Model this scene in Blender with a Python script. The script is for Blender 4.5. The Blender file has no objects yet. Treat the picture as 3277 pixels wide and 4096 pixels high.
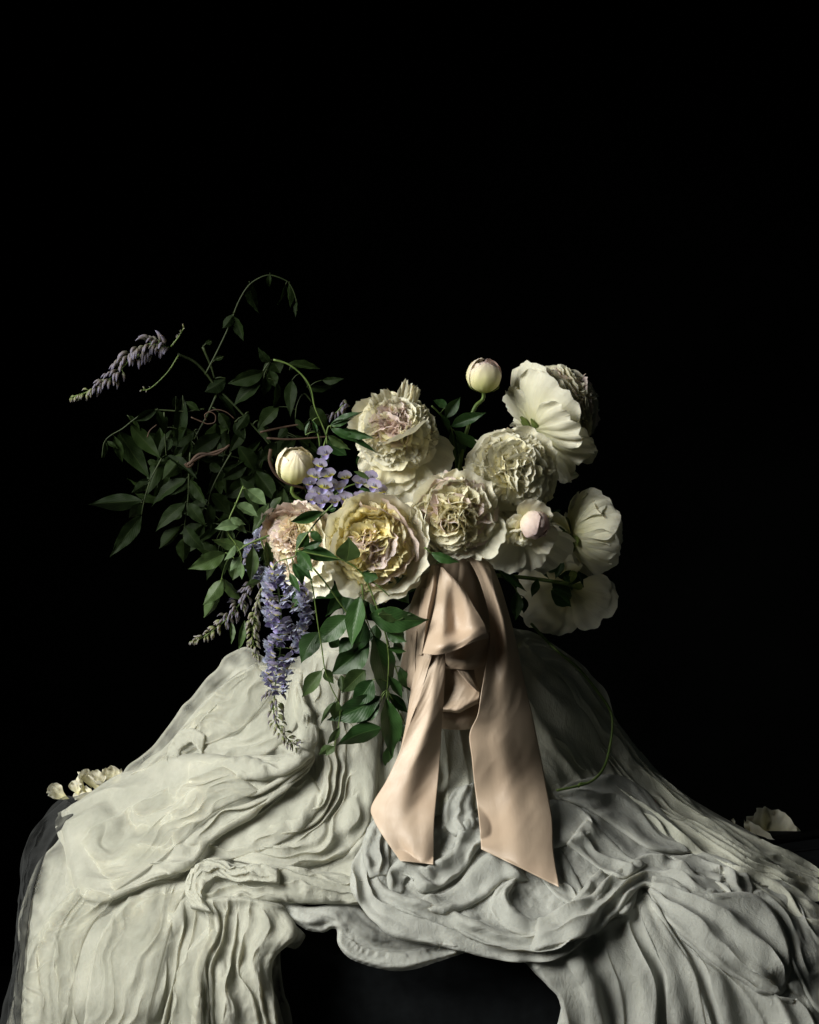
import bpy, bmesh, math, random
import numpy as np
from mathutils import Vector, Matrix, Euler, Quaternion
R = math.radians
random.seed(7); np.random.seed(7)
sc = bpy.context.scene
COL = sc.collection
# ------------------------------------------------------------------ camera
F = 8108.0                      # focal length in photo pixels (photo 3277 x 4096)
CX, CY = 1638.5, 2048.0
DIST, PITCH = 3.0, R(9)
ZC = 1.075                      # camera height above the table top
cam_d = bpy.data.cameras.new('camera'); cam = bpy.data.objects.new('camera', cam_d); COL.objects.link(cam)
cam.location = (0, -DIST, ZC); cam.rotation_euler = (R(90) - PITCH, 0, 0)
cam_d.sensor_fit = 'HORIZONTAL'; cam_d.sensor_width = 36; cam_d.lens = 36 * F / 3277
cam_d.clip_start = 0.1; cam_d.clip_end = 50
sc.camera = cam
# ------------------------------------------------------------------ world + lamps (dark studio)
w = bpy.data.worlds.new('World'); sc.world = w; w.use_nodes = True
w.node_tree.nodes['Background'].inputs[0].default_value = (0.5, 0.62, 0.6, 1)
w.node_tree.nodes['Background'].inputs[1].default_value = 0.016
sc.view_settings.view_transform = 'Standard'; sc.view_settings.look = 'None'
sc.view_settings.exposure = 0; sc.view_settings.gamma = 1
def area(name, loc, aim, sx, sy, power, colr, spread=180):
    d = bpy.data.lights.new(name, 'AREA'); d.shape = 'RECTANGLE'; d.size = sx; d.size_y = sy
    d.energy = power; d.color = colr; d.spread = R(spread)
    o = bpy.data.objects.new(name, d); COL.objects.link(o); o.location = loc
    o.rotation_euler = (Vector(aim) - Vector(loc)).to_track_quat('-Z', 'Y').to_euler()
    return o
area('window_light', (-1.95, -1.2, 1.62), (-0.06, -0.15, 0.14), 1.6, 1.3, 24, (1.0, 0.985, 0.93), 62)

# ------------------------------------------------------------------ pixel -> world
cp, sp = math.cos(PITCH), math.sin(PITCH)
def at(px, py, y):
    """photo pixel (px,py) at world depth y -> world xyz (arrays ok)"""
    dx = (np.asarray(px, float) - CX) / F; du = -(np.asarray(py, float) - CY) / F
    dy = cp + du * sp; dz = -sp + du * cp
    t = (DIST + np.asarray(y, float)) / dy
    return np.stack(np.broadcast_arrays(dx * t, -DIST + dy * t, ZC + dz * t), -1)
def atv(px, py, y): return Vector(at(px, py, y).tolist())
def mpp(y): return (DIST + y) / F              # metres per photo pixel
CROPS = {'c1': (0, 2500, 1.15), 'c2': (1100, 2900, 1.3269), 'c3': (2000, 2400, 1.2709), 'r': (1400, 2150, 1.4874),
         'f1': (1000, 1380, 1.9167), 'f2': (1600, 1380, 1.8158), 'g3': (240, 1050, 1.4871), 'g4': (700, 1950, 1.6429), 'd': (0, 0, 0.52639), 'n': (0, 0, 1)}
def Z(c, pts):
    ox, oy, s = CROPS[c]
    if c == 'c1': pts = [(p[0], p[1] + (240 if p[1] >= 1835 else 0)) + tuple(p[2:]) for p in pts]      # let the hanging folds run on below the frame
    if c == 'c3': pts = [(p[0], p[1] + (240 if p[1] >= 2150 else 0)) + tuple(p[2:]) for p in pts]
    return [(ox + p[0] / s, oy + p[1] / s) + tuple(p[2:]) for p in pts]
# ------------------------------------------------------------------ helpers
def spline(P, n=6, closed=False):
    P = np.asarray(P, float)
    if closed: Q = np.vstack([P[-1], P, P[0], P[1]])
    else: Q = np.vstack([2 * P[0] - P[1], P, 2 * P[-1] - P[-2]])
    out = []
    t = np.linspace(0, 1, n, endpoint=False)[:, None]
    for i in range(1, len(Q) - 2):
        a, b, c, d = Q[i - 1], Q[i], Q[i + 1], Q[i + 2]
        out.append(0.5 * ((2 * b) + (-a + c) * t + (2 * a - 5 * b + 4 * c - d) * t**2 + (-a + 3 * b - 3 * c + d) * t**3))
    out = np.vstack(out)
    if not closed: out = np.vstack([out, P[-1]])
    return out
def link_mesh(name, verts, faces, mat, parent=None, smooth=True, uvs=None, attrs=None):
    me = bpy.data.meshes.new(name)
    me.from_pydata([tuple(v) for v in verts] if not isinstance(verts, np.ndarray) else verts.tolist(), [], faces if isinstance(faces, list) else faces.tolist())
    if smooth: me.polygons.foreach_set('use_smooth', [True] * len(me.polygons))
    if uvs is not None:
        l = me.uv_layers.new(name='UVMap'); idx = np.empty(len(me.loops), int); me.loops.foreach_get('vertex_index', idx)
        l.data.foreach_set('uv', np.asarray(uvs, float)[idx].ravel())
    for k, v in (attrs or {}).items():
        v = np.asarray(v, float)
        if v.ndim == 1: a = me.attributes.new(k, 'FLOAT', 'POINT'); a.data.foreach_set('value', v)
        else: a = me.attributes.new(k, 'FLOAT_COLOR', 'POINT'); a.data.foreach_set('color', v.ravel())
    me.materials.append(mat); me.update()
    o = bpy.data.objects.new(name, me); COL.objects.link(o)
    if parent is not None: o.parent = parent
    return o
def inst(src_mesh, name, parent, M=None):
    o = bpy.data.objects.new(name, src_mesh); COL.objects.link(o); o.parent = parent
    if M is not None: o.matrix_local = M
    return o
def thing(name, label, cat, loc=(0, 0, 0), group=None):
    o = bpy.data.objects.new(name, None); COL.objects.link(o); o.location = loc; o.empty_display_size = .02
    o['label'] = label; o['category'] = cat
    if group: o['group'] = group
    return o
def tag(o, label, cat, group=None):
    o['label'] = label; o['category'] = cat
    if group: o['group'] = group
    return o
def tube(pts, radii, sides=7):
    pts = [Vector(p) for p in pts]; n = len(pts); V = []; Fc = []
    up = Vector((0.13, 0.9, 0.31)).normalized(); prev = None
    for i, p in enumerate(pts):
        t = (pts[min(i + 1, n - 1)] - pts[max(i - 1, 0)]).normalized()
        a = (up - t * up.dot(t)) if prev is None else (prev - t * prev.dot(t))
        a.normalize(); prev = a; b = t.cross(a)
        r = radii[i] if hasattr(radii, '__len__') else radii
        for k in range(sides):
            th = 2 * math.pi * k / sides; V.append(tuple(p + (a * math.cos(th) + b * math.sin(th)) * r))
    for i in range(n - 1):
        for k in range(sides):
            k2 = (k + 1) % sides
            Fc.append((i * sides + k, i * sides + k2, (i + 1) * sides + k2, (i + 1) * sides + k))
    Fc.append(tuple(range(sides))[::-1]); Fc.append(tuple((n - 1) * sides + k for k in range(sides)))
    return V, Fc
# numpy gradient noise
_perm = np.random.RandomState(3).permutation(512); _ang = np.random.RandomState(4).rand(512) * 2 * np.pi
def noise2(x, y):
    xi = np.floor(x).astype(int); yi = np.floor(y).astype(int); xf = x - xi; yf = y - yi
    def g(ix, iy, fx, fy):
        h = _perm[(_perm[ix & 511] + iy) & 511]; a = _ang[h]; return np.cos(a) * fx + np.sin(a) * fy
    u = xf**3 * (xf * (xf * 6 - 15) + 10); v = yf**3 * (yf * (yf * 6 - 15) + 10)
    n00 = g(xi, yi, xf, yf); n10 = g(xi + 1, yi, xf - 1, yf); n01 = g(xi, yi + 1, xf, yf - 1); n11 = g(xi + 1, yi + 1, xf - 1, yf - 1)
    return ((n00 * (1 - u) + n10 * u) * (1 - v) + (n01 * (1 - u) + n11 * u) * v) * 1.5
# ------------------------------------------------------------------ node material helper
def newmat(name):
    m = bpy.data.materials.new(name); m.use_nodes = True; nt = m.node_tree; nt.nodes.clear()
    return m, nt
def nd(nt, t, **kw):
    n = nt.nodes.new(t)
    for k, v in kw.items():
        if k.startswith('i_'):
            key = k[2:]; key = int(key) if key.isdigit() else key.replace('_', ' ')
            n.inputs[key].default_value = v
        else: setattr(n, k, v)
    return n
def ramp(nt, stops):
    r = nt.nodes.new('ShaderNodeValToRGB'); e = r.color_ramp.elements
    e[0].position, e[0].color = stops[0][0], (*stops[0][1], 1); e[1].position, e[1].color = stops[-1][0], (*stops[-1][1], 1)
    for p, c in stops[1:-1]:
        x = e.new(p); x.color = (*c, 1)
    return r
# ================================================================== CLOTH
def cloth_mat(name, c1, c2, transl=0.3, thin_default=0.0, bump=0.35, weave=1.0, sss=.45):
    m, nt = newmat(name); L = nt.links
    out = nd(nt, 'ShaderNodeOutputMaterial'); tc = nd(nt, 'ShaderNodeTexCoord')
    n1 = nd(nt, 'ShaderNodeTexNoise', i_Scale=14.0, i_Detail=5.0, i_Roughness=0.6); L.new(tc.outputs['Object'], n1.inputs[0])
    rp = ramp(nt, [(0.3, c1), (0.7, c2)]); L.new(n1.outputs[0], rp.inputs[0])
    # crepe: two stretched noises
    mp = nd(nt, 'ShaderNodeMapping'); mp.inputs['Scale'].default_value = (1.0, 1.0, 0.35); mp.inputs['Rotation'].default_value = (0.2, 0.5, 0.3)
    L.new(tc.outputs['Object'], mp.inputs[0])
    n2 = nd(nt, 'ShaderNodeTexNoise', i_Scale=420.0 * weave, i_Detail=4.0, i_Roughness=0.65); L.new(mp.outputs[0], n2.inputs[0])
    n3 = nd(nt, 'ShaderNodeTexNoise', i_Scale=75.0 * weave, i_Detail=6.0, i_Roughness=0.62, i_Distortion=0.8); L.new(mp.outputs[0], n3.inputs[0])
    b1 = nd(nt, 'ShaderNodeBump', i_Strength=bump * 1.3, i_Distance=0.002); L.new(n2.outputs[0], b1.inputs['Height'])
    b2 = nd(nt, 'ShaderNodeBump', i_Strength=bump, i_Distance=0.006); L.new(n3.outputs[0], b2.inputs['Height']); L.new(b1.outputs[0], b2.inputs['Normal'])
    p = nd(nt, 'ShaderNodeBsdfPrincipled', i_Roughness=0.82); p.inputs['Specular IOR Level'].default_value = 0.15
    p.inputs['Sheen Weight'].default_value = 0.15; p.inputs['Sheen Roughness'].default_value = 0.5
    if sss: p.subsurface_method = 'BURLEY'; p.inputs['Subsurface Weight'].default_value = sss; p.inputs['Subsurface Radius'].default_value = (1.0, .88, .68); p.inputs['Subsurface Scale'].default_value = .006
    L.new(rp.outputs[0], p.inputs['Base Color']); L.new(b2.outputs[0], p.inputs['Normal'])
    tr = nd(nt, 'ShaderNodeBsdfTranslucent'); L.new(rp.outputs[0], tr.inputs[0]); L.new(b2.outputs[0], tr.inputs['Normal'])
    mx = nd(nt, 'ShaderNodeMixShader', i_0=transl); L.new(p.outputs[0], mx.inputs[1]); L.new(tr.outputs[0], mx.inputs[2])
    at_ = nd(nt, 'ShaderNodeAttribute', attribute_name='thin')
    mul = nd(nt, 'ShaderNodeMath', operation='ADD', use_clamp=True); mul.inputs[1].default_value = thin_default; L.new(at_.outputs['Fac'], mul.inputs[0])
    # threads modulate how sheer it is
    n4 = nd(nt, 'ShaderNodeTexNoise', i_Scale=60.0, i_Detail=5.0); L.new(mp.outputs[0], n4.inputs[0])
    m2 = nd(nt, 'ShaderNodeMapRange'); m2.inputs[1].default_value = 0.3; m2.inputs[2].default_value = 0.7; m2.inputs[3].default_value = 0.75; m2.inputs[4].default_value = 1.1
    L.new(n4.outputs[0], m2.inputs[0])
    m3 = nd(nt, 'ShaderNodeMath', operation='MULTIPLY', use_clamp=True); L.new(mul.outputs[0], m3.inputs[0]); L.new(m2.outputs[0], m3.inputs[1])
    tp = nd(nt, 'ShaderNodeBsdfTransparent'); mx2 = nd(nt, 'ShaderNodeMixShader')
    L.new(m3.outputs[0], mx2.inputs[0]); L.new(mx.outputs[0], mx2.inputs[1]); L.new(tp.outputs[0], mx2.inputs[2]); L.new(mx2.outputs[0], out.inputs[0])
    return m
M_cream = cloth_mat('cream_gauze', (0.41, 0.415, 0.345), (0.53, 0.53, 0.45))
M_coolg = cloth_mat('cool_white_gauze', (0.55, 0.585, 0.545), (0.63, 0.66, 0.61))
M_silk = cloth_mat('white_silk', (0.40, 0.41, 0.37), (0.50, 0.51, 0.465))
M_backsilk = cloth_mat('olive_shaded_silk', (0.52, 0.53, 0.44), (0.6, 0.6, 0.51))
M_grey = cloth_mat('grey_gauze', (0.022, 0.024, 0.024), (0.036, 0.038, 0.037), bump=0.2, sss=0)

# base depth field of the heap: (photo x, photo y, world y)
BASE = np.array([
 (1830, 2150, -.02), (1830, 2450, -.04), (1830, 2700, -.07), (1830, 3000, -.10), (1830, 3300, -.17), (1830, 3600, -.26), (1830, 3800, -.325), (1830, 4150, -.345),
 (1000, 2620, .04), (1300, 2700, -.04), (1250, 2950, -.09), (1400, 2500, -.02), (700, 3050, .02), (480, 3180, .06), (230, 3320, .03), (700, 3350, -.12), (420, 3400, -.06),
 (300, 3600, -.16), (900, 3600, -.24), (600, 3800, -.30), (110, 3700, -.16), (60, 4100, -.28), (350, 4150, -.33), (1200, 3850, -.33), (1200, 4150, -.35), (1250, 3300, -.17),
 (2150, 2550, .02), (2400, 2700, .10), (2500, 3000, .12), (2250, 3000, -.02), (2800, 3250, .12), (3277, 3480, .10), (2600, 3350, -.06), (2450, 3600, -.24), (2300, 3800, -.325),
 (2900, 3600, -.20), (3250, 3750, -.20), (3277, 4100, -.33), (2700, 3950, -.33), (2300, 4150, -.345), (2900, 4150, -.34)], float)
def _tps(r2): return np.where(r2 > 0, r2 * np.log(np.maximum(r2, 1e-12)) * .5, 0)
_P = BASE[:, :2] / 1000; _A = _tps(((_P[:, None] - _P[None])**2).sum(-1)) + np.eye(len(_P)) * 0.01
_K = np.block([[_A, np.c_[np.ones(len(_P)), _P]], [np.c_[np.ones(len(_P)), _P].T, np.zeros((3, 3))]])
_W = np.linalg.solve(_K, np.r_[BASE[:, 2], 0, 0, 0])
def Yb(px, py):
    q = np.stack([np.ravel(px), np.ravel(py)], -1) / 1000
    v = _tps(((q[:, None] - _P[None])**2).sum(-1)) @ _W[:-3] + _W[-3] + q @ _W[-2:]
    return v.reshape(np.shape(px))
def nearest(px, py, C):
    """nearest distance, signed side, arc parameter to polyline C for all points"""
    best = np.full(px.shape, 1e18); side = np.zeros(px.shape); tt = np.zeros(px.shape)
    seg = np.linalg.norm(np.diff(C, axis=0), axis=1); cum = np.r_[0, np.cumsum(seg)]; tot = cum[-1]
    for i in range(len(C) - 1):
        ax, ay = C[i]; dx, dy = C[i + 1] - C[i]; l2 = dx * dx + dy * dy + 1e-9
        u = np.clip(((px - ax) * dx + (py - ay) * dy) / l2, 0, 1)
        ex = px - ax - u * dx; ey = py - ay - u * dy; d2 = ex * ex + ey * ey
        m = d2 < best; best = np.where(m, d2, best)
        side = np.where(m, dx * ey - dy * ex, side); tt = np.where(m, (cum[i] + u * seg[i]) / tot, tt)
    return np.sqrt(best), np.sign(side), tt
def inside_sdf(px, py, C):
    Cc = np.vstack([C, C[:1]]); d, _, _ = nearest(px, py, Cc)
    ins = np.zeros(px.shape, bool)
    for i in range(len(C)):
        x1, y1 = Cc[i]; x2, y2 = Cc[i + 1]
        if y1 == y2: continue
        c = ((y1 > py) != (y2 > py)) & (px < (x2 - x1) * (py - y1) / (y2 - y1) + x1); ins ^= c
    return np.where(ins, d, -d)
def add_stroke(h, px, py, pts, H, wl, wr, taper=0.18, pw=2.0):
    """ridge along pts (photo px); H mm; wl/wr widths in px on the left/right of travel"""
    C = spline(pts, 5); wm = max(wl, wr) * 2.2
    m = (px > C[:, 0].min() - wm) & (px < C[:, 0].max() + wm) & (py > C[:, 1].min() - wm) & (py < C[:, 1].max() + wm)
    if not m.any(): return
    X, Y = px[m], py[m]; d, s, t = nearest(X, Y, C); wv = np.where(s < 0, wl, wr); wv = np.maximum(wv * 1.3, WMIN)
    wv = wv * (1 + .25 * noise2(t * 5 + H, np.full_like(t, pts[0][0] * .01)))
    prof = np.exp(-np.power(d / np.maximum(wv, 1), pw) * 0.9)
    k = np.clip(np.minimum(t, 1 - t) / taper, 0, 1); k = k * k * (3 - 2 * k)
    h[m] += H * 1e-3 * prof * k * (1 + .25 * noise2(t * 4 + 7, np.full_like(t, H)))
def fan(A, B, n, H, w, seed=0, jit=0.25, sharp=0.35):
    rs = np.random.RandomState(seed); m = max(len(A), len(B)); 
    a = spline(A, 8); b = spline(B, 8); ia = np.linspace(0, len(a) - 1, 7).astype(int); ib = np.linspace(0, len(b) - 1, 7).astype(int)
    out = []
    for i in range(n):
        f = (i + .5 + rs.uniform(-jit, jit)) / n; f2 = f + rs.uniform(-.5, .5) / n
        ff = np.linspace(f, f2, 7)[:, None]; P = a[ia] * (1 - ff) + b[ib] * ff
        s0 = int(rs.rand() < .35); s1 = 7 - int(rs.rand() < .35); P = P[s0:s1]
        ww = w * rs.uniform(.9, 2.2); hh = H * rs.uniform(.35, .95)
        sh = sharp if rs.rand() < .5 else 1
        out.append((P.tolist(), hh, ww * (sh if rs.rand() < .5 else 1), ww * (sh if rs.rand() < .5 else 1)))
    return out
LAYERS = []
SGAIN = .6; SG = 9.0; WMIN = 16; BK = ((2, 1.0), (4, 1.0), (7, .8))
def dir_field(px, py, strokes, base_ang):
    """smooth fold direction at every point, blended from the folds themselves (doubled-angle average on a coarse grid)"""
    g = 36.0; x0, y0 = px.min() - g, py.min() - g; nx = int((px.max() - x0) / g) + 3; ny = int((py.max() - y0) / g) + 3
    X, Y = np.meshgrid(x0 + np.arange(nx) * g, y0 + np.arange(ny) * g); X = X.ravel(); Y = Y.ravel()
    c2 = np.full(X.shape, math.cos(2 * base_ang) * .03); s2 = np.full(X.shape, math.sin(2 * base_ang) * .03); wt = np.full(X.shape, .03)
    for s_ in strokes:
        C = spline(s_[0], 3); best = np.full(X.shape, 1e18); bc = np.zeros(X.shape); bs = np.zeros(X.shape)
        for i in range(len(C) - 1):
            ax, ay = C[i]; dx, dy = C[i + 1] - C[i]; l2 = dx * dx + dy * dy + 1e-9
            u = np.clip(((X - ax) * dx + (Y - ay) * dy) / l2, 0, 1); d2 = (X - ax - u * dx)**2 + (Y - ay - u * dy)**2
            m = d2 < best; best = np.where(m, d2, best); bc = np.where(m, (dx * dx - dy * dy) / l2, bc); bs = np.where(m, 2 * dx * dy / l2, bs)
        wgt = 1 / (np.sqrt(best) / 45 + 1)**3 * min(1, abs(s_[1]) / 10 + .3); c2 += bc * wgt; s2 += bs * wgt; wt += wgt
    coh = (np.hypot(c2, s2) / wt).reshape(ny, nx); c2 = c2.reshape(ny, nx); s2 = s2.reshape(ny, nx)
    def f(x, y, want=False):
        fx = np.clip((x - x0) / g, 0, nx - 1.001); fy = np.clip((y - y0) / g, 0, ny - 1.001); ix = fx.astype(int); iy = fy.astype(int); u = fx - ix; v = fy - iy
        I = lambda A: (A[iy, ix] * (1 - u) + A[iy, ix + 1] * u) * (1 - v) + (A[iy + 1, ix] * (1 - u) + A[iy + 1, ix + 1] * u) * v
        if want: return np.clip((I(coh) - .35) / .4, 0, 1)
        a = .5 * np.arctan2(I(s2), I(c2)); return np.cos(a), np.sin(a)
    return f
def flow_noise(px, py, f, lam, L, seed):
    """noise smeared along the fold direction: wrinkles that run with the folds, part and merge"""
    acc = noise2(px / lam + seed * 7.3, py / lam + seed * 3.1).copy(); wsum = 1.0
    for sgn in (-1, 1):
        x, y = px.copy(), py.copy(); dx, dy = f(x, y); dx, dy = dx * sgn, dy * sgn
        K = 6; stp = L / K
        for k in range(K):
            x = x + dx * stp; y = y + dy * stp; ex, ey = f(x, y); flip = np.sign(ex * dx + ey * dy); flip = np.where(flip == 0, 1, flip); dx, dy = ex * flip, ey * flip
            ww = .5 + .5 * math.cos(math.pi * (k + 1) / (K + 1)); acc += ww * noise2(x / lam + seed * 7.3, y / lam + seed * 3.1); wsum += ww
    return acc / (acc.std() + 1e-9)
def relax(X0, valid, cx, cy, f, edge, iters=90, grow=.05, kb=.35, kt=.012, wall=None):
    """position-based cloth: hardly stretching sheet with a little spare length across the folds and bending resistance"""
    gc = .25 + .75 * f(cx.ravel(), cy.ravel(), True).reshape(cx.shape)
    X = X0.copy(); tx, ty = f(cx.ravel(), cy.ravel()); tx = tx.reshape(cx.shape); ty = ty.reshape(cx.shape)
    def sl(o):
        oy, ox = o; ny, nx = valid.shape
        a = (slice(0, ny - oy), slice(max(0, -ox), nx - max(0, ox))); b = (slice(oy, ny), slice(max(0, ox), nx + min(0, ox))); return a, b
    cons = []
    for o in ((0, 1), (1, 0), (1, 1), (1, -1)):
        a, b = sl(o); n = math.hypot(*o); ex, ey = o[1] / n, o[0] / n
        l = np.linalg.norm(X0[b] - X0[a], axis=-1); s2 = (tx[a] * ey - ty[a] * ex)**2
        cons.append((a, b, l * (1 + grow * s2 * gc[a]), valid[a] & valid[b], 1.0, False))
    for k, kk in [(k_, kb * f_) for k_, f_ in BK]:
        for o in ((0, k), (k, 0)):
            a, b = sl(o); r = np.zeros(valid[a].shape); u = (o[0] // k, o[1] // k); ok = valid[a] & valid[b]
            l1 = np.linalg.norm(X0[sl(u)[1]] - X0[sl(u)[0]], axis=-1)
            for j in range(k):
                r += l1[u[0] * j:u[0] * j + r.shape[0], u[1] * j:u[1] * j + r.shape[1]]
                ok = ok & valid[a[0].start + u[0] * j:a[0].start + u[0] * j + r.shape[0], u[1] * j:u[1] * j + r.shape[1]]
            cons.append((a, b, r, ok, kk, True))
    ktm = (kt + .25 * edge)[..., None]
    for it in range(iters):
        D = np.zeros_like(X); W = np.zeros(valid.shape)
        for a, b, rest, ok, k, push in cons:
            d = X[b] - X[a]; L_ = np.sqrt((d * d).sum(-1)) + 1e-9; e = (L_ - rest)
            if push: e = np.minimum(e, 0)
            c = (np.where(ok, e / L_ * .5 * k, 0))[..., None] * d
            D[a] += c; D[b] -= c; wk = ok * (1.0 if not push else .6); W[a] += wk; W[b] += wk
        X += D / np.maximum(W, 1)[..., None] * 1.6; X += (X0 - X) * ktm
        if wall is not None: X[..., 1] = np.minimum(X[..., 1], wall)
    return X
def cloth_layer(outline, strokes, off=0.0, rollR=30, rollD=10, grid=4.6, wr=(4, 85, 1.3, 30, 0.5), thin_edge=(0, 0), thin_fn=None, seed=0, depth_fn=None, sim=(40, .0, .4, .02), macro=.45):
    C = spline(outline, 5, closed=True)
    x0, y0 = C.min(0); x1, y1 = C.max(0); x0 = max(x0, -60); x1 = min(x1, 3340); y1 = min(y1, 4200)
    nx = int((x1 - x0 + 20) / grid) + 1; ny = int((y1 - y0 + 20) / grid) + 1
    gx, gy = np.meshgrid(x0 - 10 + np.arange(nx) * grid, y0 - 10 + np.arange(ny) * grid)
    px, py = gx.ravel(), gy.ravel(); sdf = inside_sdf(px, py, C)
    ii = np.arange(nx * ny).reshape(ny, nx); a, b, c, d = ii[:-1, :-1].ravel(), ii[:-1, 1:].ravel(), ii[1:, 1:].ravel(), ii[1:, :-1].ravel()
    Q = np.stack([a, b, c, d], -1); ins = (sdf[Q] > 0); full = Q[ins.all(1)]; part = Q[ins.any(1) & ~ins.all(1)]
    PX, PY, S = px.tolist(), py.tolist(), sdf.tolist(); cache = {}; extra = []
    def cut(i, j):
        k = (min(i, j), max(i, j))
        if k not in cache:
            t = S[i] / (S[i] - S[j]); cache[k] = len(PX); PX.append(PX[i] + (PX[j] - PX[i]) * t); PY.append(PY[i] + (PY[j] - PY[i]) * t); S.append(0.0)
        return cache[k]
    for q in part.tolist():
        poly = []
        for k in range(4):
            i, j = q[k], q[(k + 1) % 4]
            if S[i] > 0: poly.append(i)
            if (S[i] > 0) != (S[j] > 0): poly.append(cut(i, j))
        if len(poly) >= 3: extra.append(poly)
    faces = full.tolist() + extra
    used = np.unique(np.concatenate([full.ravel(), np.array([v for f in extra for v in f], int)]))
    remap = np.full(len(PX), -1); remap[used] = np.arange(len(used)); rl = remap.tolist()
    faces = [[rl[v] for v in f][::-1] for f in faces]
    px = np.array(PX)[used]; py = np.array(PY)[used]; sd = np.maximum(np.array(S)[used], 0)
    f = dir_field(px, py, strokes, wr[-1])
    sg = SG; m_ = 4 * sg; snx = int((px.max() - px.min() + 2 * m_) / sg) + 2; sny = int((py.max() - py.min() + 2 * m_) / sg) + 2
    ox, oy = px.min() - m_, py.min() - m_; cx, cy = np.meshgrid(ox + np.arange(snx) * sg, oy + np.arange(sny) * sg); fx_, fy_ = cx.ravel(), cy.ravel()
    h = np.zeros(fx_.shape)
    for st_ in strokes: add_stroke(h, fx_, fy_, st_[0], st_[1] * SGAIN, *st_[2:])
    n1 = flow_noise(fx_, fy_, f, wr[1], wr[1] * 2.6, seed + .1)
    nB = flow_noise(fx_, fy_, f, wr[1] * 1.9, wr[1] * 4.0, seed + 2.7); nC = flow_noise(fx_, fy_, f, wr[1] * .62, wr[1] * 2.6, seed + 4.4); ch = f(fx_, fy_, True); n1 = n1 * (.3 + .7 * ch); nB = nB * (.3 + .7 * ch)
    h += wr[0] * 1e-3 * (n1 * .6 + 1.7 * nB * macro + .45 * (np.sqrt(nC * nC + .1) - .8)) + wr[0] * .8e-3 * noise2(fx_ / 260 + seed, fy_ / 260)
    sdc = inside_sdf(fx_, fy_, C); q = 1 - np.clip(np.maximum(sdc, 0) / rollR, 0, 1); roll = rollD * 1e-3 * (1 - np.sqrt(1 - q * q * .98))
    yb = (Yb(fx_, fy_) if depth_fn is None else depth_fn(fx_, fy_)) - off * 1e-3
    X0 = at(fx_, fy_, yb - h + roll).reshape(sny, snx, 3); valid = (sdc > -1.9 * sg).reshape(sny, snx); edge = np.clip(1 - np.maximum(sdc, 0) / 40, 0, 1).reshape(sny, snx)
    X = relax(X0, valid, cx, cy, f, edge, *sim, wall=(yb + .006 + roll).reshape(sny, snx))
    def interp(A):
        gx_ = np.clip((px - ox) / sg, 0, snx - 1.001); gy_ = np.clip((py - oy) / sg, 0, sny - 1.001); ix = gx_.astype(int); iy = gy_.astype(int); u = (gx_ - ix)[:, None]; v = (gy_ - iy)[:, None]
        # cubic in both directions
        def wts(t): return (.5 * (-t + 2 * t**2 - t**3), .5 * (2 - 5 * t**2 + 3 * t**3), .5 * (t + 4 * t**2 - 3 * t**3), .5 * (-t**2 + t**3))
        wu, wv_ = wts(u), wts(v); r = 0
        for j in range(4):
            for i in range(4): r = r + A[np.clip(iy + j - 1, 0, sny - 1), np.clip(ix + i - 1, 0, snx - 1)] * wu[i] * wv_[j]
        return r
    W3 = interp(X)
    n2 = flow_noise(px, py, f, wr[3], wr[3] * 3.2, seed + 5.3)
    hf = wr[2] * 1e-3 * (.6 * n2 - .4 * np.sqrt(n2 * n2 + .05)) * np.clip(.9 + 1.1 * noise2(px / 230 + seed, py / 230), .15, 2)
    hf += wr[2] * .22e-3 * flow_noise(px, py, f, wr[3] * .42, wr[3], seed + 9)
    W3[:, 1] -= hf; y = W3[:, 1]
    thin = np.zeros(px.shape)
    if thin_edge[0]: thin = thin_edge[0] * np.clip(1 - sd / thin_edge[1] + .5 * noise2(px / 60, py / 60), 0, 1) * np.clip(sd / 14, .25, 1)
    if thin_fn is not None: thin = thin_fn(px, py, sd, thin)
    LAYERS.append((px, py, y))
    return W3, faces, thin
def join_layers(name, parts, mat, parent=None):
    V = []; Fc = []; T = []; n = 0
    for v, f, t in parts:
        V.append(v); Fc += [[i + n for i in p] for p in f]; T.append(t); n += len(v)
    return link_mesh(name, np.vstack(V), Fc, mat, parent, attrs={'thin': np.concatenate(T)})
def S1(c, pts, *a): return (Z(c, pts),) + a

def under(px, py, passes=9):
    """depth of whatever cloth already lies there, smoothed (so that the next sheet rests on it)"""
    g = 9.0; x0, x1, y0, y1 = px.min() - 60, px.max() + 60, py.min() - 60, py.max() + 60; nx = int((x1 - x0) / g) + 2; ny = int((y1 - y0) / g) + 2; A = np.full((ny, nx), 9.0)
    for qx, qy, y in LAYERS:
        m = (qx > x0) & (qx < x1) & (qy > y0) & (qy < y1)
        if m.any(): np.minimum.at(A, (((qy[m] - y0) / g).astype(int), ((qx[m] - x0) / g).astype(int)), y[m])
    gx, gy = np.meshgrid(x0 + (np.arange(nx) + .5) * g, y0 + (np.arange(ny) + .5) * g); A = np.where(A > 8, Yb(gx, gy) - .01, A)
    for _ in range(passes):
        B = np.pad(A, 1, mode='edge'); A = np.minimum(A + .002, (B[1:-1, 1:-1] * 2 + B[:-2, 1:-1] + B[2:, 1:-1] + B[1:-1, :-2] + B[1:-1, 2:]) / 6)
    fx = np.clip((px - x0) / g - .5, 0, nx - 1.001); fy = np.clip((py - y0) / g - .5, 0, ny - 1.001); ix = fx.astype(int); iy = fy.astype(int); u = fx - ix; v = fy - iy
    return (A[iy, ix] * (1 - u) + A[iy, np.minimum(ix + 1, nx - 1)] * u) * (1 - v) + (A[np.minimum(iy + 1, ny - 1), ix] * (1 - u) + A[np.minimum(iy + 1, ny - 1), np.minimum(ix + 1, nx - 1)] * u) * v
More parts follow.
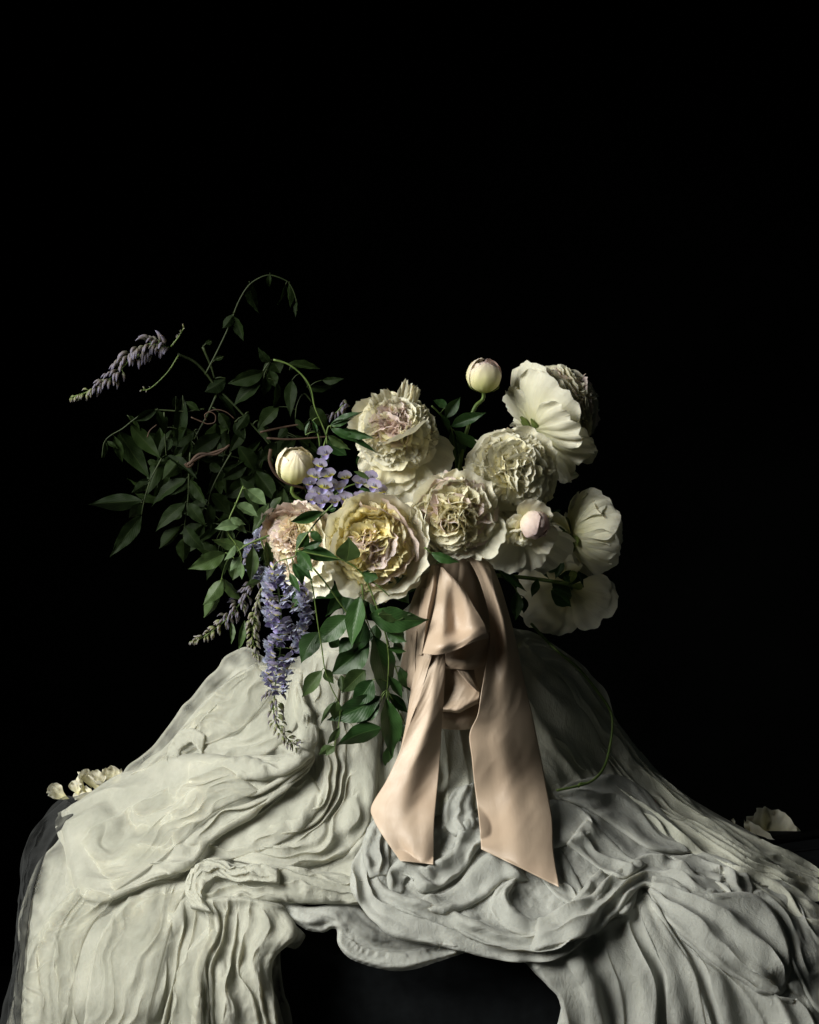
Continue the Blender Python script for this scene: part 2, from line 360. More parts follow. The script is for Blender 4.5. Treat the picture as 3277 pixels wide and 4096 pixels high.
# thin overlapping gauze layers with crisp edges, lying on the heap
def sheet(out_pts, off, thinv, seed, strokes=(), wr=(2.2, 90, 1.2, 28, 1.8), rollD=2.5, rollR=9):
    def tf(px, py, sd, t): return np.clip(thinv * np.clip(sd / 16, 0, 1) * (1 + .5 * noise2(px / 120 + seed, py / 120)), 0, .8)
    return cloth_layer(out_pts, list(strokes), off + 2, rollR, rollD, wr=wr, seed=seed, thin_fn=tf, depth_fn=under, macro=.35, sim=(25, .01, .1, .03))
def resample(C, n):
    C = spline(C, 10); d = np.r_[0, np.cumsum(np.linalg.norm(np.diff(C, axis=0), axis=1))]; t = np.linspace(0, d[-1], n); return np.stack([np.interp(t, d, C[:, k]) for k in range(C.shape[1])], -1)
def pleats_sheet(guides, n, amp, seed, off=5, roll=(24, 7), ends=(.12, .12), lean=.5, crumple=.5, thin=.06, n2=None, passes=16, gather=(1, 1), warp=1.0):
    """a gathered sheet: guides run along the folds; n folds side by side, amp mm deep, rounded crests and pinched valleys"""
    K = len(guides); L0 = max(np.linalg.norm(np.diff(np.asarray(g, float), axis=0), axis=1).sum() for g in guides); Wd = max(np.linalg.norm(np.asarray(guides[0][i * (len(guides[0]) - 1) // 2]) - np.asarray(guides[-1][i * (len(guides[-1]) - 1) // 2])) for i in range(3))
    nu = int(L0 / 6) + 2; nv = int(Wd / 4.2) + 8; G = [resample(g, nu) for g in guides]
    gi = np.linspace(0, K - 1, nv); Gs = np.stack(G, 1)                      # nu,K,2
    U = np.stack([spline(Gs[i], 12) if K > 2 else Gs[i] for i in range(nu)]); t_ = np.linspace(0, U.shape[1] - 1, nv); i0 = np.minimum(t_.astype(int), U.shape[1] - 2); fr = (t_ - i0)[None, :, None]; U = U[:, i0] * (1 - fr) + U[:, i0 + 1] * fr
    px, py = U[..., 0], U[..., 1]; v = np.linspace(0, 1, nv)[None] + np.zeros((nu, 1)); u = np.linspace(0, 1, nu)[:, None] + np.zeros((1, nv)); s1 = seed * 7.7
    asp = L0 / max(Wd, 1)
    w_ = v + warp * .9 / n * noise2(v * n * .45 + s1, u * asp * 1.1 + s1) + warp * .35 / n * noise2(v * n * 1.1 + s1, u * asp * 2.4)
    def wave(ph): return np.cos(ph) * .5 + .5
    ph = 2 * np.pi * n * w_; ph2 = 2 * np.pi * (n2 or n * 1.6) * (w_ + .13); sw = 1 / (1 + np.exp(-(noise2(u * asp * .9 + s1, v * n * .3) * 7))); k1 = np.floor(n * w_)
    a1 = .55 + .6 * noise2(k1 * 1.37 + s1, u * asp * .8 + k1 * 3.3); a1 = np.clip(a1, .12, 1.4)
    # smooth per-fold amplitude across fold borders
    prof = wave(ph)**.75; h = amp * (prof * (1 - .45 * sw) * np.clip(.75 + .7 * noise2(v * n * .7 + s1, u * asp * .9), .15, 1.5) + .26 * sw * wave(ph2) )
    gth = np.interp(u, [0, 1], gather); h = h * gth
    lat = -lean * amp * 1e-3 * np.sin(ph) * (1 - .5 * sw) * gth
    h = h + amp * .5 * noise2(v * n * .35 + s1 + 9, u * asp * .7)
    h = h + crumple * (.9 * noise2(v * n * 2.6 + s1, u * asp * n * .9) + .5 * noise2(v * n * 6 + s1, u * asp * n * 2.6)) + crumple * .8 * (.5 - np.abs(noise2(v * n * 1.7 + s1 + 3, u * asp * n * .45)) * 2) * .8
    m = np.clip(np.minimum(u / max(ends[0], 1e-3), (1 - u) / max(ends[1], 1e-3)), 0, 1); m = m * m * (3 - 2 * m)
    ed = np.minimum(v, 1 - v) * Wd; q = np.clip(1 - ed / roll[0], 0, 1); rb = roll[1] * (1 - np.sqrt(1 - q * q * .98)); me_ = np.clip(ed / roll[0], 0, 1)**.5
    endsink = (1 - np.clip(np.minimum(u / .03 if ends[0] > .001 else 9, (1 - u) / .03 if ends[1] > .001 else 9), 0, 1))**2 * (off + 8)
    y = under(px.ravel(), py.ravel(), passes).reshape(px.shape) - off * 1e-3 + rb * 1e-3 + endsink * 1e-3
    P = at(px, py, y); du = np.gradient(P, axis=0); dv = np.gradient(P, axis=1); N = np.cross(du, dv); N /= np.linalg.norm(N, axis=-1, keepdims=True) + 1e-12; N = np.where(N[..., 1:2] > 0, -N, N); T = dv / (np.linalg.norm(dv, axis=-1, keepdims=True) + 1e-12)
    P = P + N * (h * m * me_ * 1e-3)[..., None] + T * (lat * m * me_)[..., None]
    ii = np.arange(nu * nv).reshape(nu, nv); Fc = np.stack([ii[:-1, :-1].ravel(), ii[1:, :-1].ravel(), ii[1:, 1:].ravel(), ii[:-1, 1:].ravel()], -1)
    LAYERS.append((px.ravel(), py.ravel(), P[..., 1].ravel()))
    tn = np.clip(thin * (1 + .8 * noise2(v * 3 + s1, u * 3)), 0, .8) * np.clip(ed / 10, .2, 1)
    return P.reshape(-1, 3), Fc.tolist(), tn.ravel()
def PS(c, guides, *a, **k): return pleats_sheet([Z(c, g) for g in guides], *a, **k)
# ---- left cream heap
base_out = Z('c1', [(2050, 100), (1900, 0), (1700, -20), (1610, -60), (1560, -75), (1500, -20), (1450, 60), (1400, 130), (1300, 170), (1220, 150), (1140, 102), (1080, 120), (1030, 150), (1000, 200), (960, 235), (930, 270),
  (880, 335), (840, 370), (800, 430), (740, 510), (700, 560), (640, 610), (590, 645), (560, 690), (545, 730), (450, 800), (330, 900), (260, 1000), (190, 1070), (150, 1150), (120, 1230), (95, 1310), (78, 1400), (92, 1500),
  (75, 1600), (62, 1720), (55, 1900), (1000, 1920), (1360, 1900), (1340, 1800), (1310, 1700), (1295, 1600), (1290, 1500), (1320, 1400), (1370, 1300), (1500, 1280), (1700, 1300), (2050, 1300), (2150, 700)])
st = []
st += fan(Z('c1', [(420, 1250), (250, 1400), (120, 1600), (80, 1880)]), Z('c1', [(900, 1200), (820, 1400), (700, 1600), (640, 1880)]), 12, 13, 26, 1)
st += fan(Z('c1', [(860, 1200), (800, 1400), (760, 1600), (660, 1880)]), Z('c1', [(1050, 1350), (960, 1500), (900, 1650), (900, 1880)]), 6, 11, 22, 2)
st += fan(Z('c1', [(250, 960), (150, 1200), (100, 1450), (70, 1880)]), Z('c1', [(400, 1100), (280, 1350), (180, 1600), (200, 1880)]), 5, 7, 22, 3)
st += [S1('c1', p, *a) for p, a in [
 ([(1215, 160), (1060, 270), (900, 440), (740, 620), (640, 700)], (16, 45, 14)),
 ([(1190, 150), (1060, 225), (930, 330), (830, 440), (700, 620)], (9, 14, 30)),
 ([(1120, 120), (1010, 240), (900, 350), (760, 520), (620, 660)], (7, 12, 26)),
 ([(930, 450), (1020, 500), (1100, 560), (1200, 590)], (8, 10, 34)),
 ([(960, 400), (1100, 470), (1200, 560), (1300, 600)], (7, 30, 10)),
 ([(780, 660), (780, 580), (820, 510), (890, 488), (935, 525), (955, 600)], (11, 22, 7)),
 ([(830, 590), (850, 560), (900, 540), (920, 580)], (-6, 14, 14)),
 ([(1220, 240), (1130, 330), (1120, 430), (1200, 520)], (8, 50, 50)),
 ([(1460, 200), (1450, 400), (1490, 560), (1480, 750), (1440, 870), (1340, 940)], (12, 26, 12)),
 ([(1535, 160), (1535, 400), (1555, 600), (1540, 700), (1545, 760), (1480, 850), (1380, 930)], (15, 9, 34)),
 ([(1610, 200), (1640, 450), (1650, 700), (1620, 900), (1480, 1000), (1340, 1060)], (12, 32, 14)),
 ([(1500, 60), (1500, 300), (1505, 500), (1500, 640)], (6, 12, 16)),
 ([(1420, 200), (1430, 330), (1440, 450)], (7, 12, 20)),
 ([(1690, 300), (1720, 600), (1730, 800), (1650, 1000), (1500, 1090)], (11, 26, 22)),
 ([(880, 1085), (960, 1040), (1060, 1000), (1110, 1030), (1180, 1095), (1300, 1110), (1450, 1070), (1600, 1000)], (17, 26, 10)),
 ([(1160, 915), (1250, 1010), (1360, 1085), (1470, 1070)], (14, 11, 30)),
 ([(1280, 905), (1330, 965), (1440, 1015), (1600, 985)], (12, 9, 28)),
 ([(1060, 940), (1160, 900), (1290, 905), (1380, 940)], (10, 12, 30)),
 ([(1300, 680), (1420, 690), (1450, 800), (1380, 900)], (12, 34, 34)),
 ([(1390, 780), (1340, 840), (1250, 850), (1120, 880)], (9, 10, 30)),
 ([(1380, 830), (1400, 870), (1330, 920)], (8, 20, 9)),
 ([(1540, 700), (1580, 640), (1550, 560), (1530, 480)], (6, 16, 16)),
 ([(1560, -60), (1510, 0), (1520, 80), (1590, 120)], (13, 20, 9)), ([(1620, -40), (1580, 20), (1600, 90)], (9, 18, 9)),
 ([(1440, 100), (1500, 130), (1600, 110), (1700, 130)], (8, 10, 26)),
]]
def left_thin(px, py, sd, t):
    band = np.clip((3560 - py) / 500, 0.35, 1) * np.clip(1 - np.clip((px - 60) / 1100, 0, 1), 0, 1)
    far = np.clip(1 - (px - 1160) / 80, 0, 1)
    return np.clip(t * far, 0, .72)
cream = [cloth_layer(base_out, st, 0, 40, 14, wr=(4.0, 95, 1.0, 26, 2.0), thin_edge=(0.8, 85), thin_fn=left_thin, seed=1)]
# swag across the heap
swag = Z('c1', [(1375, 255), (1400, 330), (1425, 420), (1440, 500), (1430, 590), (1370, 680), (1270, 745), (1150, 850), (1040, 910), (950, 960), (890, 1050), (870, 1120), (800, 1175), (720, 1185), (640, 1205), (590, 1260),
  (530, 1292), (470, 1290), (400, 1277), (330, 1245), (300, 1190), (310, 1120), (350, 1062), (300, 1030), (262, 960), (258, 890), (330, 835), (450, 745), (540, 690), (640, 668), (740, 690), (800, 640), (870, 590), (960, 598),
  (1100, 600), (1290, 598), (1370, 575), (1395, 530), (1380, 480), (1350, 380), (1350, 300)])
st = [S1('c1', p, *a) for p, a in [
 ([(1372, 270), (1400, 400), (1418, 500), (1390, 570), (1300, 612), (1100, 622), (960, 620), (880, 625), (780, 720), (640, 830)], (15, 16, 34, .08)),
 ([(1430, 560), (1330, 650), (1180, 700), (1000, 730), (870, 800), (760, 900), (600, 1080), (470, 1200)], (20, 44, 22, .1)),
 ([(1330, 690), (1180, 750), (1040, 830), (900, 900), (800, 1040), (680, 1160)], (15, 30, 12)),
 ([(1080, 760), (960, 790), (880, 790), (800, 770)], (9, 9, 30)),
 ([(860, 800), (760, 900), (700, 960), (640, 1080)], (9, 40, 10)),
 ([(720, 700), (600, 760), (520, 860), (440, 1000), (370, 1060)], (15, 40, 14)),
 ([(620, 690), (480, 780), (390, 900), (350, 1040)], (10, 34, 16)),
 ([(480, 760), (380, 850), (320, 960), (330, 1040)], (9, 30, 12)),
 ([(820, 780), (690, 850), (560, 960), (400, 1100), (340, 1200)], (14, 30, 18)),
 ([(900, 650), (860, 700), (900, 760), (1000, 750)], (9, 20, 14)),
 ([(560, 1260), (620, 1180), (700, 1150), (760, 1120)], (8, 12, 22)),
 ([(660, 1180), (780, 1100), (860, 1000), (960, 930)], (9, 14, 30)),
 ([(700, 700), (740, 740), (720, 820)], (7, 12, 20)), ([(440, 830), (500, 880), (500, 960)], (4, 24, 12)),
 ([(780, 880), (800, 920), (880, 900), (980, 860)], (6, 10, 24)),
]]
st += fan(Z('c1', [(900, 640), (760, 760), (560, 960), (400, 1180)]), Z('c1', [(1250, 730), (960, 880), (800, 1050), (660, 1170)]), 9, 5, 13, 11)
st += fan(Z('c1', [(600, 690), (430, 800), (330, 920), (300, 1000)]), Z('c1', [(760, 720), (600, 860), (480, 980), (400, 1080)]), 6, 4, 12, 12)
cream.append(cloth_layer(swag, st, 16, 26, 17, wr=(3.5, 95, 1.0, 26, 2.5), seed=2, thin_edge=(.25, 60)))
# twisted bunch and mid band
bunch = Z('c1', [(870, 1160), (895, 1110), (940, 1080), (1000, 1078), (1060, 1095), (1100, 1130), (1150, 1105), (1210, 1090), (1280, 1112), (1400, 1130), (1560, 1140), (1640, 1160), (1760, 1200), (1760, 1260), (1640, 1280), (1550, 1275), (1450, 1285),
  (1330, 1275), (1300, 1290), (1330, 1350), (1395, 1415), (1402, 1440), (1360, 1490), (1300, 1480), (1270, 1530), (1250, 1650), (1290, 1780), (1330, 1900), (890, 1900), (882, 1750), (890, 1640), (950, 1500), (965, 1400), (930, 1330), (870, 1290), (845, 1230)])
st = [S1('c1', p, *a) for p, a in [
 ([(880, 1200), (900, 1130), (980, 1095), (1060, 1110), (1100, 1180), (1060, 1240), (960, 1230)], (14, 22, 12)),
 ([(870, 1240), (900, 1190), (960, 1190), (1010, 1230), (1000, 1300), (960, 1370)], (13, 14, 18)),
 ([(1090, 1150), (1160, 1110), (1240, 1110), (1400, 1150), (1600, 1200)], (14, 14, 34)),
 ([(1080, 1230), (1200, 1240), (1400, 1240), (1600, 1250), (1720, 1250)], (12, 30, 14)),
 ([(1100, 1200), (1180, 1180), (1280, 1180), (1420, 1200)], (7, 12, 18)),
 ([(980, 1300), (1050, 1260), (1130, 1230), (1220, 1250), (1290, 1290)], (13, 12, 28)),
 ([(970, 1330), (990, 1400), (970, 1480), (1000, 1560), (1060, 1700), (1090, 1850)], (14, 14, 28)),
 ([(1040, 1560), (1080, 1650), (1170, 1750), (1250, 1860)], (13, 10, 24)),
 ([(940, 1520), (900, 1620), (920, 1720), (1010, 1850)], (12, 14, 30)),
 ([(1080, 1300), (1160, 1330), (1190, 1400), (1150, 1480), (1040, 1520)], (13, 18, 12)),
 ([(1290, 1290), (1240, 1350), (1230, 1420), (1270, 1500)], (12, 12, 24)),
 ([(1310, 1320), (1340, 1400), (1320, 1450), (1240, 1500)], (11, 10, 20)),
 ([(1390, 1430), (1330, 1440), (1260, 1480), (1200, 1560), (1180, 1700)], (11, 14, 22)),
 ([(1230, 1500), (1210, 1600), (1240, 1720), (1300, 1860)], (12, 20, 12)),
 ([(1130, 1480), (1110, 1580), (1140, 1680)], (9, 20, 10)), ([(1000, 1250), (1060, 1330), (1060, 1420), (1010, 1480)], (10, 14, 20)),
 ([(1120, 1100), (1080, 1160), (1120, 1200)], (8, 10, 14)), ([(1200, 1320), (1260, 1280), (1330, 1280)], (7, 10, 14)),
]]
cream.append(cloth_layer(bunch, st, 15, 20, 15, wr=(3.2, 60, 1.4, 22, 1.2), seed=3, thin_edge=(.3, 30)))
cream += [
 PS('c1', [[(1200, 185), (1030, 280), (820, 520), (640, 720), (360, 930)], [(1300, 190), (1120, 350), (880, 600), (620, 830), (400, 980)], [(1400, 200), (1340, 500), (1060, 700), (800, 900), (500, 1080)]], 6, 8, 3, thin=.12),
 PS('c1', [[(450, 1160), (285, 1270), (170, 1480), (130, 1900)], [(620, 1170), (470, 1350), (330, 1600), (300, 1900)], [(830, 1170), (770, 1400), (690, 1600), (640, 1900)], [(1000, 1170), (980, 1400), (930, 1600), (920, 1900)]], 7, 12, 1, warp=1.6, n2=12, off=6, ends=(.1, 0), thin=.1, gather=(.8, 1.2), crumple=.3),
 PS('c1', [[(1440, 120), (1450, 400), (1490, 600), (1470, 780), (1330, 930), (1150, 920)], [(1590, 100), (1570, 500), (1590, 720), (1530, 880), (1380, 1010), (1140, 1000)], [(1770, 100), (1750, 600), (1700, 900), (1560, 1070), (1300, 1120), (1050, 1080)]], 4, 11, 5, lean=.45, warp=1.5, n2=7, crumple=.2),
 PS('c1', [[(1370, 630), (1250, 770), (1080, 890), (900, 1010)], [(1440, 700), (1330, 850), (1130, 950), (900, 1060)], [(1500, 800), (1390, 940), (1200, 1040), (930, 1110)]], 3, 9, 6, crumple=.4),
 PS('c1', [[(880, 1120), (1100, 1100), (1400, 1125), (1740, 1185)], [(900, 1265), (1150, 1270), (1450, 1282), (1740, 1290)]], 3, 9, 7, off=14, crumple=.9),
 PS('c1', [[(900, 1250), (965, 1400), (900, 1600), (880, 1900)], [(1100, 1240), (1080, 1450), (1060, 1650), (1090, 1900)], [(1300, 1280), (1370, 1420), (1262, 1540), (1262, 1700), (1335, 1900)]], 6, 11, 8, off=16, ends=(.1, 0), crumple=1.4, n2=4),
 PS('c1', [[(880, 1310), (848, 1210), (890, 1115), (985, 1080), (1090, 1110), (1180, 1100), (1290, 1120)], [(980, 1330), (930, 1250), (950, 1190), (1010, 1160), (1090, 1180), (1180, 1180), (1290, 1190)]], 3, 9, 9, off=22, crumple=1.2),
]
cream += [
 PS('c1', [[(1395, 330), (1425, 520), (1330, 600), (1100, 610), (870, 595), (640, 675), (265, 865)], [(1430, 480), (1400, 600), (1240, 690), (1040, 740), (860, 790), (600, 900), (290, 1010)], [(1435, 520), (1420, 640), (1240, 780), (1000, 930), (830, 1010), (620, 1160), (350, 1240)], [(1438, 540), (1430, 640), (1260, 800), (1010, 960), (860, 1120), (640, 1205), (470, 1288)]], 4, 14, 2, off=20, ends=(.05, .06), warp=1.6, crumple=.35, roll=(30, 16), thin=.1, n2=4, passes=22),
 PS('c1', [[(1362, 262), (1402, 440), (1385, 555), (1280, 602), (1050, 612), (850, 620)], [(1378, 258), (1446, 500), (1428, 610), (1300, 690), (1050, 720), (850, 740)]], 1, 10, 12, off=12, ends=(.2, .35), roll=(20, 10), lean=.3),
]
cream += [
 PS('c1', [[(380, 1180), (190, 1400), (118, 1600), (105, 1900)], [(540, 1240), (370, 1500), (250, 1900)]], 2, 7, 61, off=6, thin=.5, roll=(12, 2), crumple=.2, ends=(.1, 0), warp=1.4),
 PS('c1', [[(600, 1240), (440, 1500), (350, 1900)], [(850, 1215), (760, 1500), (600, 1900)]], 3, 6, 62, off=6, thin=.45, roll=(12, 2), crumple=.2, ends=(.1, 0), warp=1.6),
 PS('c1', [[(960, 1380), (820, 1600), (760, 1900)], [(1010, 1400), (930, 1650), (960, 1900)]], 1, 6, 63, off=6, thin=.4, roll=(12, 2), crumple=.2, ends=(.2, 0)),
 PS('c1', [[(1040, 640), (800, 740), (560, 860), (330, 980)], [(1200, 760), (960, 880), (760, 1060), (520, 1230)]], 3, 7, 64, off=6, thin=.4, roll=(12, 2), crumple=.3, warp=1.6),
 PS('c1', [[(1180, 170), (960, 330), (760, 560), (600, 690)], [(1280, 280), (1120, 470), (900, 570), (740, 660)]], 2, 6, 65, off=6, thin=.45, roll=(12, 2), crumple=.2, warp=1.4),
 PS('c1', [[(780, 670), (770, 590), (810, 515), (890, 480), (950, 510)], [(840, 660), (830, 600), (850, 560), (890, 540), (930, 600)]], 1, 9, 66, off=7, thin=.1, roll=(12, 3), crumple=.2),
]
left_drape = join_layers('draped_cloth', cream, M_cream)
tag(left_drape, 'heaped cream gauze cloth cascading over the left front of the table', 'cloth')

# ---- right: shaded back mound
back = Z('c3', [(-500, 60), (-100, 60), (60, 140), (170, 165), (280, 230), (420, 330), (470, 390), (545, 470), (590, 620), (650, 700), (760, 830), (900, 960), (1100, 1085), (1300, 1195), (1450, 1310), (1623, 1370), (1720, 1410), (1720, 1750), (1300, 1700), (900, 1500), (400, 1400), (100, 1400), (-350, 1450), (-560, 900)])
st = fan(Z('c3', [(90, 180), (330, 330), (520, 520), (640, 740), (1000, 1040), (1300, 1220), (1640, 1400)]), Z('c3', [(60, 330), (200, 420), (380, 640), (560, 860), (860, 1120), (1100, 1280), (1500, 1560)]), 8, 14, 22, 21)
st += [S1('c3', p, *a) for p, a in [
 ([(100, 330), (240, 390), (400, 560), (560, 720), (760, 880), (1000, 1060), (1300, 1240), (1640, 1440)], (22, 16, 40, .05)),
 ([(280, 300), (400, 400), (500, 540), (590, 680), (800, 900)], (12, 12, 26)),
 ([(150, 470), (230, 640), (300, 780), (330, 790)], (12, 34, 10)),
 ([(250, 520), (400, 640), (470, 780), (560, 880)], (10, 40, 20)),
 ([(250, 960), (260, 880), (330, 850), (450, 860), (480, 900)], (8, 12, 30)),
 ([(560, 780), (700, 960), (900, 1120), (1200, 1250), (1600, 1500)], (18, 20, 50)),
 ([(700, 900), (900, 1080), (1100, 1250), (1300, 1400)], (14, 34, 14)),
]]
rb = [cloth_layer(back, st, -8, 50, 30, wr=(5, 130, .6, 36, .8), seed=5, thin_edge=(.4, 50))]
#TAGBACK 'shaded olive white silk falling behind the ribbon to the right back', 'cloth')
# ---- hanging part on the right
hang = Z('c3', [(90, 1800), (130, 1845), (185, 1905), (245, 1965), (312, 2075), (335, 2250), (1720, 2260), (1720, 1600), (1300, 1350), (700, 1400), (300, 1600)])
st = [S1('c3', p, *a) for p, a in [
 ([(745, 1470), (800, 1620), (870, 1760), (960, 1920), (1110, 2190)], (26, 9, 26, .06)),
 ([(750, 1500), (760, 1640), (810, 1800), (860, 1950), (960, 2190)], (18, 30, 12, .08)),
 ([(800, 1650), (803, 1900), (803, 2190)], (-14, 16, 8)),
 ([(300, 1800), (420, 1900), (460, 2000), (480, 2190)], (16, 30, 14)), ([(560, 1700), (680, 1820), (730, 1960), (740, 2190)], (14, 40, 18)),
 ([(420, 1760), (520, 1860), (600, 2000), (620, 2190)], (10, 22, 30)), ([(200, 1850), (300, 1950), (360, 2060), (390, 2190)], (9, 20, 20)),
 ([(650, 1640), (740, 1600), (760, 1680)], (9, 14, 20)),
 ([(1000, 1800), (1080, 1900), (1120, 2000), (1200, 2190)], (12, 30, 20)), ([(1150, 1900), (1300, 2000), (1420, 2100), (1500, 2190)], (12, 30, 20)),
]]
st += fan(Z('c3', [(250, 1850), (380, 2000), (420, 2180)]), Z('c3', [(1400, 1900), (1500, 2050), (1650, 2180)]), 8, 7, 24, 24)
rf = [cloth_layer(hang, st, 4, 26, 12, wr=(4.5, 130, .8, 30, 1.3), seed=6)]
# far right stack behind
far_r = Z('c3', [(1240, 1470), (1300, 1430), (1400, 1432), (1500, 1480), (1590, 1570), (1660, 1700), (1720, 1760), (1720, 2200), (1640, 2150), (1560, 2070), (1480, 1990), (1300, 1800)])
st = [S1('c3', p, *a) for p, a in [([(1290, 1445), (1420, 1450), (1520, 1560), (1600, 1720), (1660, 1900)], (20, 24, 40)), ([(1300, 1520), (1400, 1620), (1480, 1780), (1540, 1960)], (16, 30, 22)), ([(1450, 1900), (1500, 2020), (1600, 2130)], (10, 20, 20))]]
rf.append(cloth_layer(far_r, st, 18, 26, 18, wr=(3, 140, .5, 40, 1.0), seed=7))
# main swirl
swirl = (Z('c2', [(525, 500), (480, 590), (455, 680), (440, 750), (402, 815), (410, 870), (440, 930), (500, 1015), (600, 1095), (700, 1145), (860, 1172), (1000, 1197), (1150, 1228), (1300, 1250), (1420, 1243), (1520, 1200)])
  + Z('c3', [(420, 1730), (520, 1655), (590, 1610), (670, 1590), (692, 1530), (700, 1490), (728, 1462), (760, 1490), (800, 1560), (850, 1640), (960, 1730), (1080, 1830), (1250, 1950), (1390, 2022), (1450, 2000), (1485, 1910), (1478, 1830), (1440, 1700), (1390, 1600), (1300, 1520),
    (1290, 1430), (1200, 1330), (1100, 1300), (1015, 1290), (940, 1195), (870, 1110), (800, 1010), (700, 935), (620, 885), (545, 880), (480, 930), (380, 965), (250, 980)])
  + Z('c2', [(1300, 250), (1060, 290), (950, 325), (880, 370), (700, 400)]))
st = [S1('c2', p, *a) for p, a in [
 ([(530, 520), (470, 680), (430, 800), (480, 940), (600, 1060), (760, 1130), (1000, 1180)], (14, 16, 34, .06)),
 ([(535, 700), (545, 800), (600, 880), (720, 960), (900, 1010), (1060, 1080), (1230, 1150), (1430, 1170), (1600, 1110), (1740, 980)], (26, 34, 18, .08)),
 ([(540, 760), (560, 850), (640, 930), (800, 960)], (9, 10, 16)),
 ([(625, 860), (618, 800), (660, 755), (720, 750), (760, 800), (775, 870)], (14, 8, 22)),
 ([(660, 850), (680, 805), (730, 800)], (-10, 20, 16)),
 ([(765, 850), (850, 800), (930, 730), (970, 640), (1010, 570), (1090, 530), (1200, 520)], (18, 30, 9)),
 ([(700, 895), (850, 920), (980, 880), (1060, 800), (1130, 735), (1220, 730), (1330, 780)], (12, 9, 40)),
 ([(1330, 790), (1240, 860), (1160, 950), (1130, 1040)], (12, 16, 40)),
 ([(1190, 880), (1220, 1000), (1300, 1070), (1420, 1080), (1560, 1000), (1700, 880)], (13, 40, 14)),
 ([(1050, 900), (1030, 980), (1060, 1060)], (8, 30, 24)),
 ([(880, 380), (950, 330), (1060, 295)], (12, 10, 40)), ([(870, 560), (930, 530), (1000, 540)], (7, 9, 24)),
 ([(990, 480), (1000, 560), (1080, 600)], (8, 16, 9)),
 ([(880, 1160), (1060, 1190), (1240, 1210), (1420, 1200)], (9, 12, 24)),
 ([(1500, 400), (1620, 420), (1670, 500), (1620, 590), (1500, 600)], (18, 40, 14)),
 ([(1490, 600), (1560, 560), (1660, 560)], (8, 16, 10)),
 ([(640, 600), (600, 680), (600, 760)], (8, 20, 14)), ([(700, 500), (640, 640), (660, 720)], (7, 30, 20)),
]]
st += [S1('c3', p, *a) for p, a in [
 ([(130, 1790), (300, 1740), (440, 1660), (540, 1560), (600, 1430), (690, 1350), (780, 1330), (860, 1370), (920, 1430), (1040, 1460), (1140, 1460), (1190, 1380), (1180, 1330)], (24, 34, 14, .08)),
 ([(480, 1690), (600, 1590), (640, 1480), (700, 1415), (760, 1430), (840, 1500), (960, 1600), (1100, 1720), (1300, 1850), (1430, 1960)], (20, 22, 40, .08)),
 ([(560, 1640), (640, 1590), (690, 1500)], (8, 10, 12)),
 ([(290, 985), (420, 1040), (560, 1110), (650, 1200), (720, 1270)], (14, 40, 9)),
 ([(560, 890), (700, 960), (790, 1060), (880, 1180), (1000, 1290)], (16, 20, 34)),
 ([(720, 1250), (820, 1272), (940, 1280)], (9, 12, 10)),
 ([(450, 1130), (560, 1200), (650, 1300), (720, 1330)], (12, 10, 24)), ([(470, 1080), (560, 1180), (690, 1310)], (8, 14, 9)),
 ([(1030, 1310), (1130, 1320), (1200, 1360), (1230, 1450), (1180, 1540)], (15, 18, 30)),
 ([(900, 1440), (1000, 1520), (1140, 1540), (1260, 1480)], (12, 14, 30)),
 ([(1150, 1540), (1250, 1560), (1340, 1660), (1400, 1800), (1430, 1930)], (17, 34, 34)),
 ([(1150, 1640), (1130, 1700), (1200, 1760)], (-10, 30, 26)),
 ([(230, 1540), (330, 1500), (440, 1470), (560, 1400)], (8, 30, 20)),
 ([(100, 1460), (200, 1560), (300, 1590), (420, 1530)], (-9, 40, 30)),
 ([(380, 1260), (440, 1340), (520, 1400)], (9, 30, 30)),
]]
rf.append(cloth_layer(swirl, st, 20, 22, 20, wr=(4.0, 120, .8, 30, .5), seed=8))
rb2 = [PS('c3', [[(100, 175), (290, 240), (480, 400), (598, 640), (760, 840), (1100, 1095), (1640, 1395)], [(90, 330), (300, 480), (480, 700), (700, 930), (1050, 1180), (1640, 1500)], [(60, 520), (200, 760), (340, 900), (560, 1000), (900, 1250), (1640, 1700)]], 8, 13, 21, off=4, ends=(.12, 0), lean=.4),
 PS('c3', [[(110, 200), (330, 420), (480, 640), (560, 830), (640, 960)], [(0, 300), (150, 560), (280, 760), (360, 900), (420, 1010)], [(-160, 200), (-60, 560), (60, 800), (160, 960), (240, 1060)]], 4, 8, 38, off=7, ends=(.1, .05), lean=.35, crumple=.4, warp=.45),
 PS('c2', [[(640, -200), (660, 60), (640, 300), (600, 520)], [(900, -250), (930, 60), (960, 300), (960, 480)], [(1280, -250), (1330, 60), (1380, 260), (1440, 400)]], 7, 6, 39, off=5, ends=(.05, .05), lean=.4, crumple=.5, warp=.45)]
